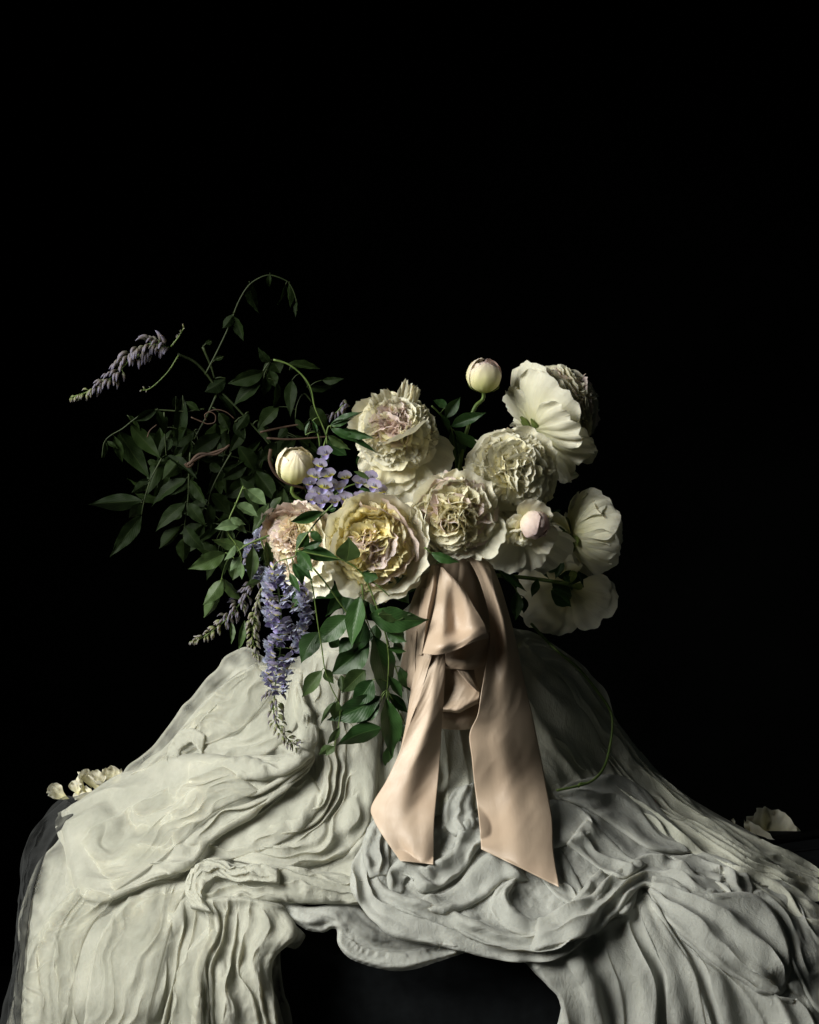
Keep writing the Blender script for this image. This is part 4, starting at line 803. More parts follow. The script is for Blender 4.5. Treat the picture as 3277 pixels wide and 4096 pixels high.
def green_mat(name, c1, c2, rough=.45, spec=.4, transl=.12):
    m, nt = newmat(name); L = nt.links; out = nd(nt, 'ShaderNodeOutputMaterial'); tc = nd(nt, 'ShaderNodeTexCoord')
    oi = nd(nt, 'ShaderNodeObjectInfo'); n0 = nd(nt, 'ShaderNodeTexNoise', i_Scale=50.0, i_Detail=4.0); L.new(tc.outputs['Object'], n0.inputs[0])
    ad = nd(nt, 'ShaderNodeMath', operation='ADD'); L.new(n0.outputs[0], ad.inputs[0]); L.new(oi.outputs['Random'], ad.inputs[1])
    dv = nd(nt, 'ShaderNodeMath', operation='MULTIPLY'); dv.inputs[1].default_value = .5; L.new(ad.outputs[0], dv.inputs[0])
    rp = ramp(nt, [(.2, c1), (.8, c2)]); L.new(dv.outputs[0], rp.inputs[0])
    # veins from UV: midrib pale line, side veins as relief
    sx = nd(nt, 'ShaderNodeSeparateXYZ'); L.new(tc.outputs['UV'], sx.inputs[0])
    ab = nd(nt, 'ShaderNodeMath', operation='ABSOLUTE'); L.new(sx.outputs[0], ab.inputs[0])
    v1 = nd(nt, 'ShaderNodeMath', operation='MULTIPLY_ADD'); v1.inputs[1].default_value = -.35; L.new(ab.outputs[0], v1.inputs[0]); L.new(sx.outputs[1], v1.inputs[2])
    v2 = nd(nt, 'ShaderNodeMath', operation='MULTIPLY'); v2.inputs[1].default_value = 36.0; L.new(v1.outputs[0], v2.inputs[0])
    v3 = nd(nt, 'ShaderNodeMath', operation='SINE'); L.new(v2.outputs[0], v3.inputs[0])
    v4 = nd(nt, 'ShaderNodeMath', operation='POWER'); v4.inputs[1].default_value = 6.0
    v3b = nd(nt, 'ShaderNodeMath', operation='ABSOLUTE'); L.new(v3.outputs[0], v3b.inputs[0]); L.new(v3b.outputs[0], v4.inputs[0])
    mr = nd(nt, 'ShaderNodeMapRange'); mr.inputs[1].default_value = 0.015; mr.inputs[2].default_value = .07; mr.inputs[3].default_value = 1; mr.inputs[4].default_value = 0; L.new(ab.outputs[0], mr.inputs[0])
    mxv = nd(nt, 'ShaderNodeMath', operation='MAXIMUM'); L.new(mr.outputs[0], mxv.inputs[0])
    v5 = nd(nt, 'ShaderNodeMath', operation='MULTIPLY'); v5.inputs[1].default_value = .35; L.new(v4.outputs[0], v5.inputs[0]); L.new(v5.outputs[0], mxv.inputs[1])
    mc = nd(nt, 'ShaderNodeMixRGB', blend_type='MIX'); mc.inputs[2].default_value = (min(1, c2[0] * 2.2 + .02), min(1, c2[1] * 1.9 + .02), c2[2] * 1.8 + .01, 1)
    mf = nd(nt, 'ShaderNodeMath', operation='MULTIPLY'); mf.inputs[1].default_value = .3; L.new(mxv.outputs[0], mf.inputs[0]); L.new(mf.outputs[0], mc.inputs[0]); L.new(rp.outputs[0], mc.inputs[1])
    b = nd(nt, 'ShaderNodeBump', i_Strength=.35, i_Distance=.0008); b.invert = True; L.new(mxv.outputs[0], b.inputs['Height'])
    p = nd(nt, 'ShaderNodeBsdfPrincipled', i_Roughness=rough); p.inputs['Specular IOR Level'].default_value = spec
    L.new(mc.outputs[0], p.inputs['Base Color']); L.new(b.outputs[0], p.inputs['Normal'])
    tr = nd(nt, 'ShaderNodeBsdfTranslucent'); L.new(mc.outputs[0], tr.inputs[0])
    mx = nd(nt, 'ShaderNodeMixShader', i_0=transl); L.new(p.outputs[0], mx.inputs[1]); L.new(tr.outputs[0], mx.inputs[2]); L.new(mx.outputs[0], out.inputs[0]); return m
def plain_mat(name, c1, c2, rough=.5, spec=.3, transl=0, scale=80):
    m, nt = newmat(name); L = nt.links; out = nd(nt, 'ShaderNodeOutputMaterial'); tc = nd(nt, 'ShaderNodeTexCoord')
    n0 = nd(nt, 'ShaderNodeTexNoise', i_Scale=float(scale), i_Detail=4.0); L.new(tc.outputs['Object'], n0.inputs[0]); rp = ramp(nt, [(.35, c1), (.65, c2)]); L.new(n0.outputs[0], rp.inputs[0])
    p = nd(nt, 'ShaderNodeBsdfPrincipled', i_Roughness=rough); p.inputs['Specular IOR Level'].default_value = spec; L.new(rp.outputs[0], p.inputs['Base Color'])
    tr = nd(nt, 'ShaderNodeBsdfTranslucent'); L.new(rp.outputs[0], tr.inputs[0]); mx = nd(nt, 'ShaderNodeMixShader', i_0=float(transl)); L.new(p.outputs[0], mx.inputs[1]); L.new(tr.outputs[0], mx.inputs[2]); L.new(mx.outputs[0], out.inputs[0]); return m
M_stem = plain_mat('green_stem', (.07, .12, .025), (.13, .19, .05), .5)
M_sepal = plain_mat('sepal_green', (.10, .15, .03), (.2, .25, .07), .5, transl=.2)
M_woody = plain_mat('brown_vine', (.028, .015, .009), (.06, .034, .02), .7)
MP = .00037
def petal_geo(Lg, Th, a0, a1, cup=.3, ruf=.04, notch=.0, nt_=11, ns=11, seed=0, fringe=.03, apow=1.0, crumple=.02, bulge=.35):
    rs = np.random.RandomState(seed + 11); t = np.linspace(0.0, 1, nt_); s = np.linspace(-1, 1, ns); T, S = np.meshgrid(t, s, indexing='ij')
    T = T**.9; Th = R(Th); th = S * Th; s0 = rs.uniform(-.25, .25)
    rho = 1 - .16 * np.abs(S)**2.5 - notch * np.exp(-((S - s0) / .13)**2) + fringe * (noise2(S * 4 + seed, S * 0 + seed * .7) + .7 * noise2(S * 11 + seed, S * 0 + 5.1))
    rho = 1 + (rho - 1) * T
    x = Lg * T * np.sin(th) * rho * (1 + bulge * np.sin(np.pi * T)); ell = T * np.cos(th * .9) * rho
    al = R(a0) + (R(a1) - R(a0)) * np.clip(ell, 0, 1.2)**apow
    # integrate r, z along the length with a table
    g = np.linspace(0, 1.3, 60); ag = R(a0) + (R(a1) - R(a0)) * np.clip(g, 0, 1.2)**apow; dg = g[1] - g[0]
    rg = np.r_[0, np.cumsum(np.sin(ag[:-1]) * dg)]; zg = np.r_[0, np.cumsum(np.cos(ag[:-1]) * dg)]
    r = np.interp(ell, g, rg) * Lg; z = np.interp(ell, g, zg) * Lg
    d = cup * x * x / Lg
    ph = rs.uniform(0, 6, 3); fr = rs.uniform(2.2, 4.5)
    d = d + ruf * Lg * T**2.2 * (np.sin(fr * S * 3 + ph[0]) * .7 + .5 * np.sin(fr * S * 6.3 + ph[1]) + .3 * np.sin(fr * 11 * S + ph[2])) * (.4 + .6 * np.abs(S) + .2)
    d = d + crumple * Lg * T * (noise2(S * 2.5 + seed * 1.3, T * 3) + .6 * noise2(S * 6 + seed, T * 4 + 3))
    V = np.stack([r - np.cos(al) * d, x, z + np.sin(al) * d], -1).reshape(-1, 3)
    ii = np.arange(nt_ * ns).reshape(nt_, ns); Fc = np.stack([ii[:-1, :-1].ravel(), ii[:-1, 1:].ravel(), ii[1:, 1:].ravel(), ii[1:, :-1].ravel()], -1)
    return V, Fc, np.stack([S.ravel() * .5 + .5, T.ravel()], -1)
def petal_mesh(name, mat, **k):
    V, Fc, uv = petal_geo(**k); me = bpy.data.meshes.new(name); me.from_pydata(V.tolist(), [], Fc.tolist())
    me.polygons.foreach_set('use_smooth', [True] * len(me.polygons)); l = me.uv_layers.new(name='UVMap'); idx = np.empty(len(me.loops), int); me.loops.foreach_get('vertex_index', idx)
    l.data.foreach_set('uv', uv[idx].ravel()); me.materials.append(mat); me.update(); return me
# library of unit-length inner petals, by colour
LIB = {}
def lib(colr, kind):
    key = (colr, kind)
    if key not in LIB:
        L_ = []
        for i in range(6):
            rs = random.Random(hash((kind, i)) % 1000 + i * 17 if False else i * 31 + {'in': 1, 'mid': 7, 'core': 13, 'narrow': 19}[kind])
            if kind == 'in': k = dict(Lg=1, Th=rs.uniform(20, 31), a0=rs.uniform(-14, 4), a1=rs.uniform(15, 75), cup=.7, ruf=.02, notch=rs.uniform(0, .12), fringe=.035, crumple=.02, bulge=.5)
            elif kind == 'mid': k = dict(Lg=1, Th=rs.uniform(28, 40), a0=rs.uniform(20, 35), a1=rs.uniform(-45, -10), cup=.45, ruf=.05, notch=rs.uniform(0, .14), fringe=.06, crumple=.05)
            elif kind == 'core': k = dict(Lg=1, Th=rs.uniform(22, 34), a0=rs.uniform(-10, 20), a1=rs.uniform(-40, 50), cup=.8, ruf=.04, notch=.1, fringe=.04, crumple=.035)
            else: k = dict(Lg=1, bulge=.6, Th=rs.uniform(9, 15), a0=rs.uniform(-10, 5), a1=rs.uniform(10, 50), cup=.6, ruf=.05, notch=.18, fringe=.1, crumple=.05)
            L_.append(petal_mesh('petal', PM[colr], seed=i * 3 + len(kind) * 5, nt_=11, ns=13, **k))
        LIB[key] = L_
    return LIB[key]
NECK = (1850, 2300, .0)
def frame(axis):
    a = Vector((axis[0], -axis[2], axis[1])).normalized(); up = Vector((0, 0, 1)); y = (up - a * up.dot(a)).normalized(); x = y.cross(a)
    return Matrix((x, y, a)).transposed()
def stem_obj(parent, P, r0, r1, mat=None, name='stem', sides=7):
    P = spline(np.array([list(p) for p in P]), 5); inv = parent.matrix_basis.inverted()
    rr = np.linspace(r0, r1, len(P)); v, f = tube([inv @ Vector(p.tolist()) for p in P], rr.tolist(), sides)
    return link_mesh(name, v, f, mat or M_stem, parent)
def peony(label, cx, cy, y, axis, Rg, guards, dome=None, seed=0, stem=True, cols=('cream', 'ivory'), sepals=0, group='peony blossoms of the bouquet', core=None, name='peony', stem_via=None):
    """cx,cy photo px of the receptacle; Rg px guard length; guards (azimuth, a0, a1, len, Th, cup, ruf, colour)"""
    Rg = Rg * 1.17; rs = random.Random(seed); P = atv(cx, cy, y); M3 = frame(axis); root = thing(name, label, 'flower', P, group)
    root.rotation_euler = M3.to_euler(); bpy.context.view_layer.update() if False else None
    Mw = Matrix.Translation(P) @ M3.to_4x4(); root.matrix_basis = Mw
    sc_ = mpp(y)
    for i, g in enumerate(guards):
        az, a0, a1, ln, Th, cup, ruf = g[:7]; c = g[7] if len(g) > 7 else cols[-1]; lift = g[8] if len(g) > 8 else 0
        ln *= rs.uniform(.9, 1.12); a1 += rs.gauss(0, 9); az += rs.gauss(0, 4); ruf = ruf * 1.15 + .004
        me = petal_mesh('outer_petal', PM[c], Lg=ln * Rg * sc_, Th=Th, a0=a0, a1=a1, cup=cup, ruf=ruf, notch=rs.uniform(0, .09), nt_=20, ns=21, seed=seed * 13 + i, fringe=.04, crumple=.03)
        inst(me, 'outer_petal', root, Matrix.Translation((0, 0, lift * Rg * sc_)) @ Matrix.Rotation(R(az), 4, 'Z'))
    if dome:
        n, rad, th0, th1 = dome[:4]; zoff = dome[4] if len(dome) > 4 else .1
        for i in range(n):
            f = (i + .5) / n; th = th0 + (th1 - th0) * f**.75 + rs.uniform(-5, 5); az = i * 137.508 + rs.uniform(-12, 12)
            kind = 'core' if f < .25 else ('in' if rs.random() < .72 else 'narrow'); colr = cols[0] if rs.random() < .7 else cols[-1]
            if core and f < core[1] : colr = core[0] if rs.random() < .8 else cols[0]
            if len(cols) > 2 and rs.random() < .18: colr = cols[1]
            bo = rs.uniform(.25, .5); L_ = rad * sc_ * rs.uniform(.88, 1.12) * (1.06 if f > .6 else 1) * (1 - bo); bo = bo * rad * sc_
            me = rs.choice(lib(colr, kind))
            M = Matrix.Translation((0, 0, zoff * rad * sc_)) @ Matrix.Rotation(R(az), 4, 'Z') @ Matrix.Rotation(R(th), 4, 'Y') @ Matrix.Translation((0, 0, bo)) @ Matrix.Rotation(R(rs.gauss(0, 28 if kind != 'core' else 90)), 4, 'Z') @ Matrix.Rotation(R(rs.gauss(0, 8)), 4, 'X') @ Matrix.Diagonal((L_ * rs.uniform(.9, 1.2), L_ * rs.uniform(1.1, 1.7), L_, 1))
            inst(me, 'petal', root, M)
    for k in range(sepals):
        me = petal_mesh('sepal', M_sepal, Lg=Rg * sc_ * rs.uniform(.28, .42), Th=rs.uniform(16, 26), a0=85, a1=rs.uniform(70, 120), cup=.3, ruf=.02, seed=k)
        inst(me, 'sepal', root, Matrix.Translation((0, 0, -.03 * Rg * sc_)) @ Matrix.Rotation(R(k * 360 / sepals + rs.uniform(-20, 20)), 4, 'Z'))
    if stem:
        a = M3 @ Vector((0, 0, 1)); Nk = atv(NECK[0] + rs.uniform(-50, 50), NECK[1], NECK[2] + rs.uniform(-.01, .02))
        via = [atv(*v) for v in stem_via] if stem_via else [P * .5 + Nk * .5 + Vector((0, .03, 0))]
        stem_obj(root, [P - a * .002, P - a * .03] + via + [Nk], .0028, .0034)
    return root
def bud(label, cx, cy, y, axis, rad, seed, cols, stem_via=None, sep=4, squash=.98, name='peony_bud', stem=True):
    rs = random.Random(seed); sc_ = mpp(y); r = rad * sc_; M3 = frame(axis); P = atv(cx, cy, y); a = M3 @ Vector((0, 0, 1))
    base = P - a * r; root = thing(name, label, 'flower bud', base, 'closed peony buds'); root.matrix_basis = Matrix.Translation(base) @ M3.to_4x4()
    n = 10
    for i in range(n):
        w = R(rs.uniform(42, 72)) if i > 2 else R(180); top = rs.uniform(.78, .99) if i > 2 else 1.0; rr = r * (.86 + .026 * i) if i > 2 else r * (.85 + .01 * i); az = i * 137.5 + rs.uniform(-20, 20)
        nt_, ns = 20, 22; V = []; uv = []
        for a_ in range(nt_):
            t = a_ / (nt_ - 1)
            for b_ in range(ns):
                s = -1 + 2 * b_ / (ns - 1); ed = (1 - .32 * abs(s)**2.2) if i > 2 else 1
                th = math.pi * (1 - t * top * ed - .0) ; wd = w * (math.sin(min(1, t * 1.3 + .12) * math.pi / 2))
                lift = 1 + .05 * (t**5) * rs.uniform(.2, 1) + .03 * float(noise2(np.array(s * 3.0 + i), np.array(t * 3.0 + seed)))
                ro = rr * lift * math.sin(th); V.append((ro * math.cos(s * wd), ro * math.sin(s * wd), r * squash + rr * squash * math.cos(th) * lift)); uv.append((s * .28 + .5, t))
        Fc = [(k * ns + j, k * ns + j + 1, (k + 1) * ns + j + 1, (k + 1) * ns + j) for k in range(nt_ - 1) for j in range(ns - 1)]
        o = link_mesh('petal', V, Fc, PM[cols[i % len(cols)]], root, uvs=uv); o.rotation_euler = (0, 0, R(az))
    for k in range(sep):
        me = petal_mesh('sepal', M_sepal, Lg=r * rs.uniform(.9, 1.35), Th=rs.uniform(22, 32), a0=100, a1=rs.uniform(-5, 40), cup=.5, ruf=.03, seed=k + seed)
        inst(me, 'sepal', root, Matrix.Translation((0, 0, -.02 * r)) @ Matrix.Rotation(R(k * 360 / sep + rs.uniform(-20, 20)), 4, 'Z'))
    if stem:
        Nk = atv(NECK[0], NECK[1], NECK[2]); via = [atv(*v) for v in stem_via] if stem_via else [(base + Nk) * .5]
        stem_obj(root, [base + a * .004, base - a * .012] + via + [Nk], .0028, .0032)
    return root
# --- hero, front centre: wide cup, yellow heart, pink flecks
peony('large open peony with butter yellow heart and mauve inner petals, front centre', 1500, 2170, -.085, (-.02, .12, 1), 205, [
  (160, 70, 20, 1.12, 40, .25, .02, 'ivory'), (125, 72, 25, 1.10, 36, .25, .02, 'ivory'), (195, 75, 30, 1.08, 36, .2, .03, 'ivory'), (228, 78, 40, 1.06, 36, .15, .05, 'ivory'), (262, 80, 45, 1.06, 36, .15, .06, 'white'),
  (295, 78, 40, 1.06, 38, .2, .04, 'ivory'), (330, 75, 22, 1.16, 42, .25, .02, 'white'), (5, 75, 20, 1.14, 42, .25, .02, 'ivory'), (38, 72, 5, 1.12, 44, .3, .015, 'pink'), (80, 72, 22, 1.06, 40, .25, .02, 'ivory'), (60, 68, 10, 1.0, 34, .25, .02, 'pink'), (350, 62, -28, 1.0, 34, .3, .01, 'pink'), (312, 68, 5, .98, 32, .3, .02, 'pink'),
  (100, 48, 5, .95, 28, .4, .05, 'yellow'), (128, 50, 0, .95, 26, .4, .05, 'yellow'), (72, 46, 10, .9, 26, .4, .06, 'yellow'), (45, 50, 10, .95, 26, .4, .06, 'yellow'), (285, 50, 10, .95, 28, .4, .06, 'yellow'), (255, 52, 10, .9, 28, .4, .05, 'cream'), (160, 50, 0, .9, 28, .4, .05, 'cream'), (320, 48, 5, .9, 24, .4, .06, 'yellow'),
  (215, 10, 60, .52, 40, .3, .02, 'pink', .42), (70, 20, -10, .42, 24, .3, .03, 'pink', .52), (340, 15, 40, .40, 26, .4, .04, 'pink', .48), (110, 5, 20, .45, 18, .3, .03, 'pink', .5), (290, 15, 60, .42, 26, .3, .04, 'peach', .42)],
  dome=(230, 190, 4, 80, .12), seed=3, cols=('yellow', 'cream', 'yellow'), core=('pink', .10), stem=True)
# --- centre right
peony('ivory peony packed with ruffled cream petals directly above the ribbon knot', 1810, 2060, -.075, (.05, .12, 1), 172, [
  (178, 66, 0, 1.1, 34, .3, .02, 'white'), (150, 72, 25, 1.15, 32, .3, .03, 'ivory'), (208, 70, 15, 1.1, 32, .2, .02, 'white'), (118, 66, 8, 1.15, 40, .3, .03, 'ivory'), (85, 70, 20, 1.12, 42, .3, .03, 'ivory'), (50, 72, 28, 1.1, 38, .3, .03, 'ivory'),
  (15, 68, 20, 1.05, 38, .3, .04, 'ivory'), (240, 75, 45, 1.1, 36, .1, .05, 'ivory'), (272, 74, 30, 1.08, 42, .2, .05, 'white'), (300, 80, 50, 1.12, 34, .15, .06, 'ivory'), (322, 78, 40, 1.2, 26, .3, .03, 'white'), (345, 74, 30, 1.05, 34, .2, .03, 'ivory'), (225, 82, 70, 1.75, 22, .1, .03, 'white')],
  dome=(190, 170, 5, 86, .2), seed=5, cols=('cream', 'pink', 'ivory'), core=('cream', .2))
# --- mid right
peony('dense ivory bomb peony between the tall bud and the side facing peony', 2030, 1915, -.01, (.22, .42, .85), 168, [
  (170, 62, 25, 1.15, 34, .2, .03, 'ivory'), (145, 68, 30, 1.2, 34, .3, .03, 'ivory'), (200, 70, 40, 1.05, 30, .2, .02, 'white'), (222, 72, 50, 1.15, 30, .3, .02, 'white'), (248, 76, 60, 1.1, 32, .3, .02, 'white'), (275, 72, 40, 1.15, 34, .2, .03, 'ivory'),
  (305, 74, 32, 1.18, 40, .4, .02, 'ivory'), (335, 70, 25, 1.1, 38, .3, .03, 'ivory'), (10, 70, 30, 1.1, 36, .3, .03, 'ivory'), (45, 70, 32, 1.1, 36, .3, .03, 'ivory'), (80, 62, 8, 1.1, 36, .3, .03, 'ivory'), (115, 68, 25, 1.1, 36, .3, .03, 'ivory'), (258, 92, 100, 1.35, 26, .3, .03, 'white')],
  dome=(210, 178, 3, 90, .22), seed=9, cols=('ivory', 'cream', 'white'))
# --- top centre
peony('tall cream bomb peony with a pinkish crown, top centre of the bouquet', 1590, 1752, -.02, (-.05, .5, .86), 172, [
  (305, 58, 5, 1.15, 36, .4, .01, 'ivory', .45), (255, 88, 105, 1.35, 34, .15, .03, 'ivory'), (284, 90, 110, 1.38, 28, .2, .03, 'white'), (322, 92, 105, 1.32, 36, .2, .02, 'ivory'), (268, 78, 90, 1.15, 30, .2, .03, 'cream'), (240, 90, 95, 1.1, 30, .2, .04, 'ivory'),
  (20, 70, 40, 1.0, 30, .3, .03, 'ivory'), (160, 72, 45, 1.0, 30, .3, .03, 'ivory'), (95, 45, 10, 1.15, 14, .4, .05, 'white'), (72, 44, 35, 1.22, 9, .6, .05, 'white'), (58, 52, 45, 1.25, 6, .6, .04, 'white'), (118, 48, 20, 1.15, 16, .4, .05, 'ivory')],
  dome=(230, 162, 4, 90, .2), seed=12, cols=('cream', 'ivory', 'ivory'), core=('pink', .2))
# --- top right, seen from behind and below
peony('greyish ivory peony at the top right seen from behind with its green sepals', 2135, 1712, .05, (.64, .5, -.36), 205, [
  (100, 90, 15, 1.05, 38, .3, .03, 'white'), (140, 92, 20, 1.08, 40, .3, .03, 'white'), (172, 96, 60, 1.1, 28, .3, .05, 'white'), (205, 96, 45, 1.1, 32, .3, .05, 'white'), (235, 94, 30, 1.1, 36, .3, .04, 'white'), (268, 92, 20, 1.1, 36, .3, .04, 'white'), (250, 100, 75, 1.15, 26, .3, .06, 'white'),
  (300, 88, 10, 1.05, 36, .3, .03, 'white'), (120, 80, 0, .95, 34, .35, .03, 'ivory'), (330, 88, 85, 1.0, 26, .25, .03, 'white'), (0, 86, 80, .72, 32, .25, .03, 'white'), (40, 86, 80, .72, 34, .25, .03, 'white'), (70, 84, 75, .8, 34, .25, .03, 'white')],
  dome=(220, 172, 3, 94, .75), seed=15, cols=('ivory', 'pink', 'white'), sepals=5)
# --- left, blush, half hidden
peony('blush peach peony on the left half hidden behind the large yellow hearted one', 1215, 2150, -.03, (-.42, .12, .9), 150, [
  (175, 74, 55, 1.05, 30, .2, .05, 'peach'), (205, 76, 60, 1.0, 30, .2, .06, 'peach'), (150, 70, 30, 1.1, 34, .2, .04, 'peach'), (120, 66, 10, 1.2, 34, .3, .03, 'pink'), (90, 62, 5, 1.25, 36, .3, .03, 'pink'), (60, 66, 20, 1.2, 36, .3, .03, 'ivory'),
  (20, 70, 30, 1.3, 40, .25, .02, 'ivory'), (340, 74, 45, 1.3, 40, .2, .02, 'ivory'), (300, 84, 75, 1.45, 30, .15, .04, 'white'), (318, 86, 80, 1.5, 26, .15, .04, 'ivory'), (270, 80, 60, 1.15, 34, .2, .05, 'ivory'), (235, 78, 60, 1.0, 32, .2, .05, 'peach')],
  dome=(220, 142, 4, 88, .1), seed=18, cols=('peach', 'pink', 'cream'))
# --- right, in profile
peony('white peony in profile facing right on its yellow green stem', 2290, 2140, .0, (.93, .10, -.36), 180, [
  (92, 100, -22, 1.18, 40, .35, .02, 'white'), (55, 100, -18, 1.15, 38, .35, .02, 'white'), (130, 98, -20, 1.2, 38, .35, .02, 'white'), (15, 100, -15, 1.1, 38, .35, .02, 'white'), (335, 100, -15, 1.1, 38, .35, .02, 'white'), (168, 96, -24, 1.12, 34, .35, .015, 'white'), (205, 98, -22, 1.15, 36, .35, .015, 'white'),
  (238, 98, -20, 1.18, 36, .35, .02, 'white'), (272, 100, -16, 1.22, 40, .35, .02, 'white'), (305, 100, -16, 1.15, 40, .35, .02, 'white'), (186, 92, -10, .9, 30, .4, .02, 'ivory'), (85, 125, 165, .85, 34, .4, .02, 'white'), (108, 130, 175, 1.0, 22, .4, .02, 'white'), (250, 130, 165, .8, 28, .4, .02, 'white')],
  dome=(130, 150, 3, 60, .35), seed=21, cols=('ivory', 'ivory', 'white'), sepals=4, stem_via=[(2220, 2128, .01), (2100, 2150, .02)])
# --- lower right, seen from behind in shade
peony('shaded ivory peony turned away at the lower right with rounded petals', 2275, 2345, .07, (.15, -.3, -.9), 180, [
  (215, 88, 80, .95, 40, .2, .015, 'ivory'), (195, 90, 85, .9, 34, .2, .015, 'ivory'), (300, 88, 80, 1.05, 36, .2, .02, 'ivory'), (332, 86, 75, 1.1, 38, .2, .02, 'ivory'), (5, 86, 75, 1.0, 38, .2, .02, 'ivory'), (35, 84, 75, .95, 36, .2, .02, 'ivory'), (75, 80, 70, .8, 34, .2, .02, 'ivory')],
  dome=(40, 110, 3, 70, .1), seed=24, cols=('ivory', 'ivory'), sepals=4)
# --- behind mid right: hanging petals
peony('drooping ivory peony with loose petals under the closed blush bud', 2080, 2110, -.095, (.1, -.25, .8), 140, [
  (248, 80, 70, 1.15, 36, .2, .02, 'white'), (288, 84, 76, 1.3, 30, .2, .02, 'white'), (312, 92, 95, 1.55, 26, .2, .03, 'white'), (200, 80, 70, .9, 30, .2, .02, 'ivory'), (350, 75, 60, .9, 34, .2, .02, 'ivory'), (60, 70, 50, .9, 34, .2, .02, 'ivory')],
  dome=(30, 80, 3, 70, .1), seed=27, cols=('ivory', 'cream'), stem=True)
# --- dim ones behind
peony('dim ivory peony almost lost in shade behind the right hand blossoms', 2230, 2240, .10, (.3, 0, -.9), 130, [
  (150, 85, 75, 1, 34, .2, .02, 'ivory'), (190, 85, 75, 1, 34, .2, .02, 'ivory'), (230, 85, 75, 1, 34, .2, .02, 'ivory'), (260, 85, 75, 1.05, 30, .2, .02, 'ivory'), (100, 85, 75, 1, 34, .2, .02, 'ivory'), (50, 85, 75, 1, 34, .2, .02, 'ivory'), (0, 85, 75, 1, 34, .2, .02, 'ivory'), (310, 85, 75, 1, 34, .2, .02, 'ivory')],
  dome=None, seed=30, cols=('ivory', 'ivory'), sepals=4)
peony('small ivory blossom wedged behind the wisteria and the two front peonies', 1600, 2000, .0, (-.1, .3, .9), 110, [
  (200, 75, 40, 1, 34, .2, .02, 'ivory'), (150, 75, 40, 1, 34, .2, .02, 'ivory'), (90, 75, 40, 1, 34, .2, .02, 'pink'), (30, 75, 40, 1, 34, .2, .02, 'ivory'), (330, 75, 50, 1.05, 34, .2, .02, 'ivory'), (270, 75, 50, 1, 34, .2, .02, 'pink')],
  dome=(24, 70, 4, 70, .1), seed=33, cols=('ivory', 'pink'))
bud('plump cream peony bud among dark leaves left of the lilac wisteria florets', 1182, 1862, -.02, (.12, .75, .55), 73, 4, ('bud_ivory',), stem_via=[(1200, 2000, .01), (1500, 2150, .02)])
bud('upright cream and pink peony bud on a straight green stem, highest on the right', 1938, 1502, .03, (.05, .95, .15), 66, 6, ('bud_ivory', 'bud_ivory', 'bud_pink'), stem_via=[(1895, 1640, .03), (1850, 1800, .03), (1830, 2000, .02)], sep=5)
bud('closed blush pink peony bud under the right hand bomb peony', 2142, 2100, -.12, (.35, -.5, .6), 56, 8, ('bud_pink',), sep=2)
# ================================================================== FOLIAGE
M_leafA = green_mat('deep_green_leaf', (.016, .050, .012), (.034, .085, .020), .42, .35)
M_leafB = green_mat('olive_green_leaf', (.030, .058, .014), (.052, .092, .024), .5, .35, .18)
M_leafD = green_mat('shadowy_green_leaf', (.004, .010, .002), (.011, .022, .004), .6, .10, .12)  # darkened leaf copy: the dim light at upper left is put into its colour
M_leafC = green_mat('pale_young_leaf', (.07, .12, .05), (.11, .17, .07), .55, .3, .2)
def leaf_mesh(v, mat):
    rs = np.random.RandomState(v + 40); nt_, ns = 15, 9; t = np.linspace(0, 1, nt_); s = np.linspace(-1, 1, ns); T, S = np.meshgrid(t, s, indexing='ij')
    pk = [.40, .46, .36, .43, .5, .38][v % 6]; w = np.where(T < pk, np.sin(np.pi / 2 * T / pk)**.85, np.cos(np.pi / 2 * (T - pk) / (1 - pk))**1.25)
    w = np.maximum(w, .015) * .5; curl = [.10, -.08, .16, .05, -.13, .2][v % 6]; fold = [.22, .38, .12, .3, .5, .2][v % 6]; tw = rs.uniform(-.35, .35)
    x = S * w; z = fold * np.abs(x)**1.15 * .8 + curl * np.sin(np.pi * T) * .5 - .03 * np.exp(-(S / .12)**2) * np.sin(np.pi * T) * .25 + .018 * np.sin(T * 22 + v) * np.abs(S)**2 + .012 * noise2(S * 3 + v, T * 7)
    a = tw * T; xx = x * np.cos(a) - z * np.sin(a) * .3; zz = z + x * np.sin(a); y = T + .0 * x; bend = rs.uniform(-.06, .06); xx = xx + bend * np.sin(np.pi * T)
    V = np.stack([xx.ravel(), y.ravel(), zz.ravel()], -1); ii = np.arange(nt_ * ns).reshape(nt_, ns)
    Fc = np.stack([ii[:-1, :-1].ravel(), ii[:-1, 1:].ravel(), ii[1:, 1:].ravel(), ii[1:, :-1].ravel()], -1)
    me = bpy.data.meshes.new('leaf'); me.from_pydata(V.tolist(), [], Fc.tolist()); me.polygons.foreach_set('use_smooth', [True] * len(me.polygons))
    l = me.uv_layers.new(name='UVMap'); idx = np.empty(len(me.loops), int); me.loops.foreach_get('vertex_index', idx); uv = np.stack([S.ravel(), T.ravel()], -1); l.data.foreach_set('uv', uv[idx].ravel())
    me.materials.append(mat); me.update(); return me
M_stemD = plain_mat('shaded_green_stem', (.014, .024, .005), (.028, .042, .010), .6)  # darker copy of the green stem, shade of the dim vines painted in
LEAF = {k: [leaf_mesh(i, m_) for i in range(6)] for k, m_ in (('A', M_leafA), ('B', M_leafB), ('C', M_leafC), ('D', M_leafD))}
_lc = [0]
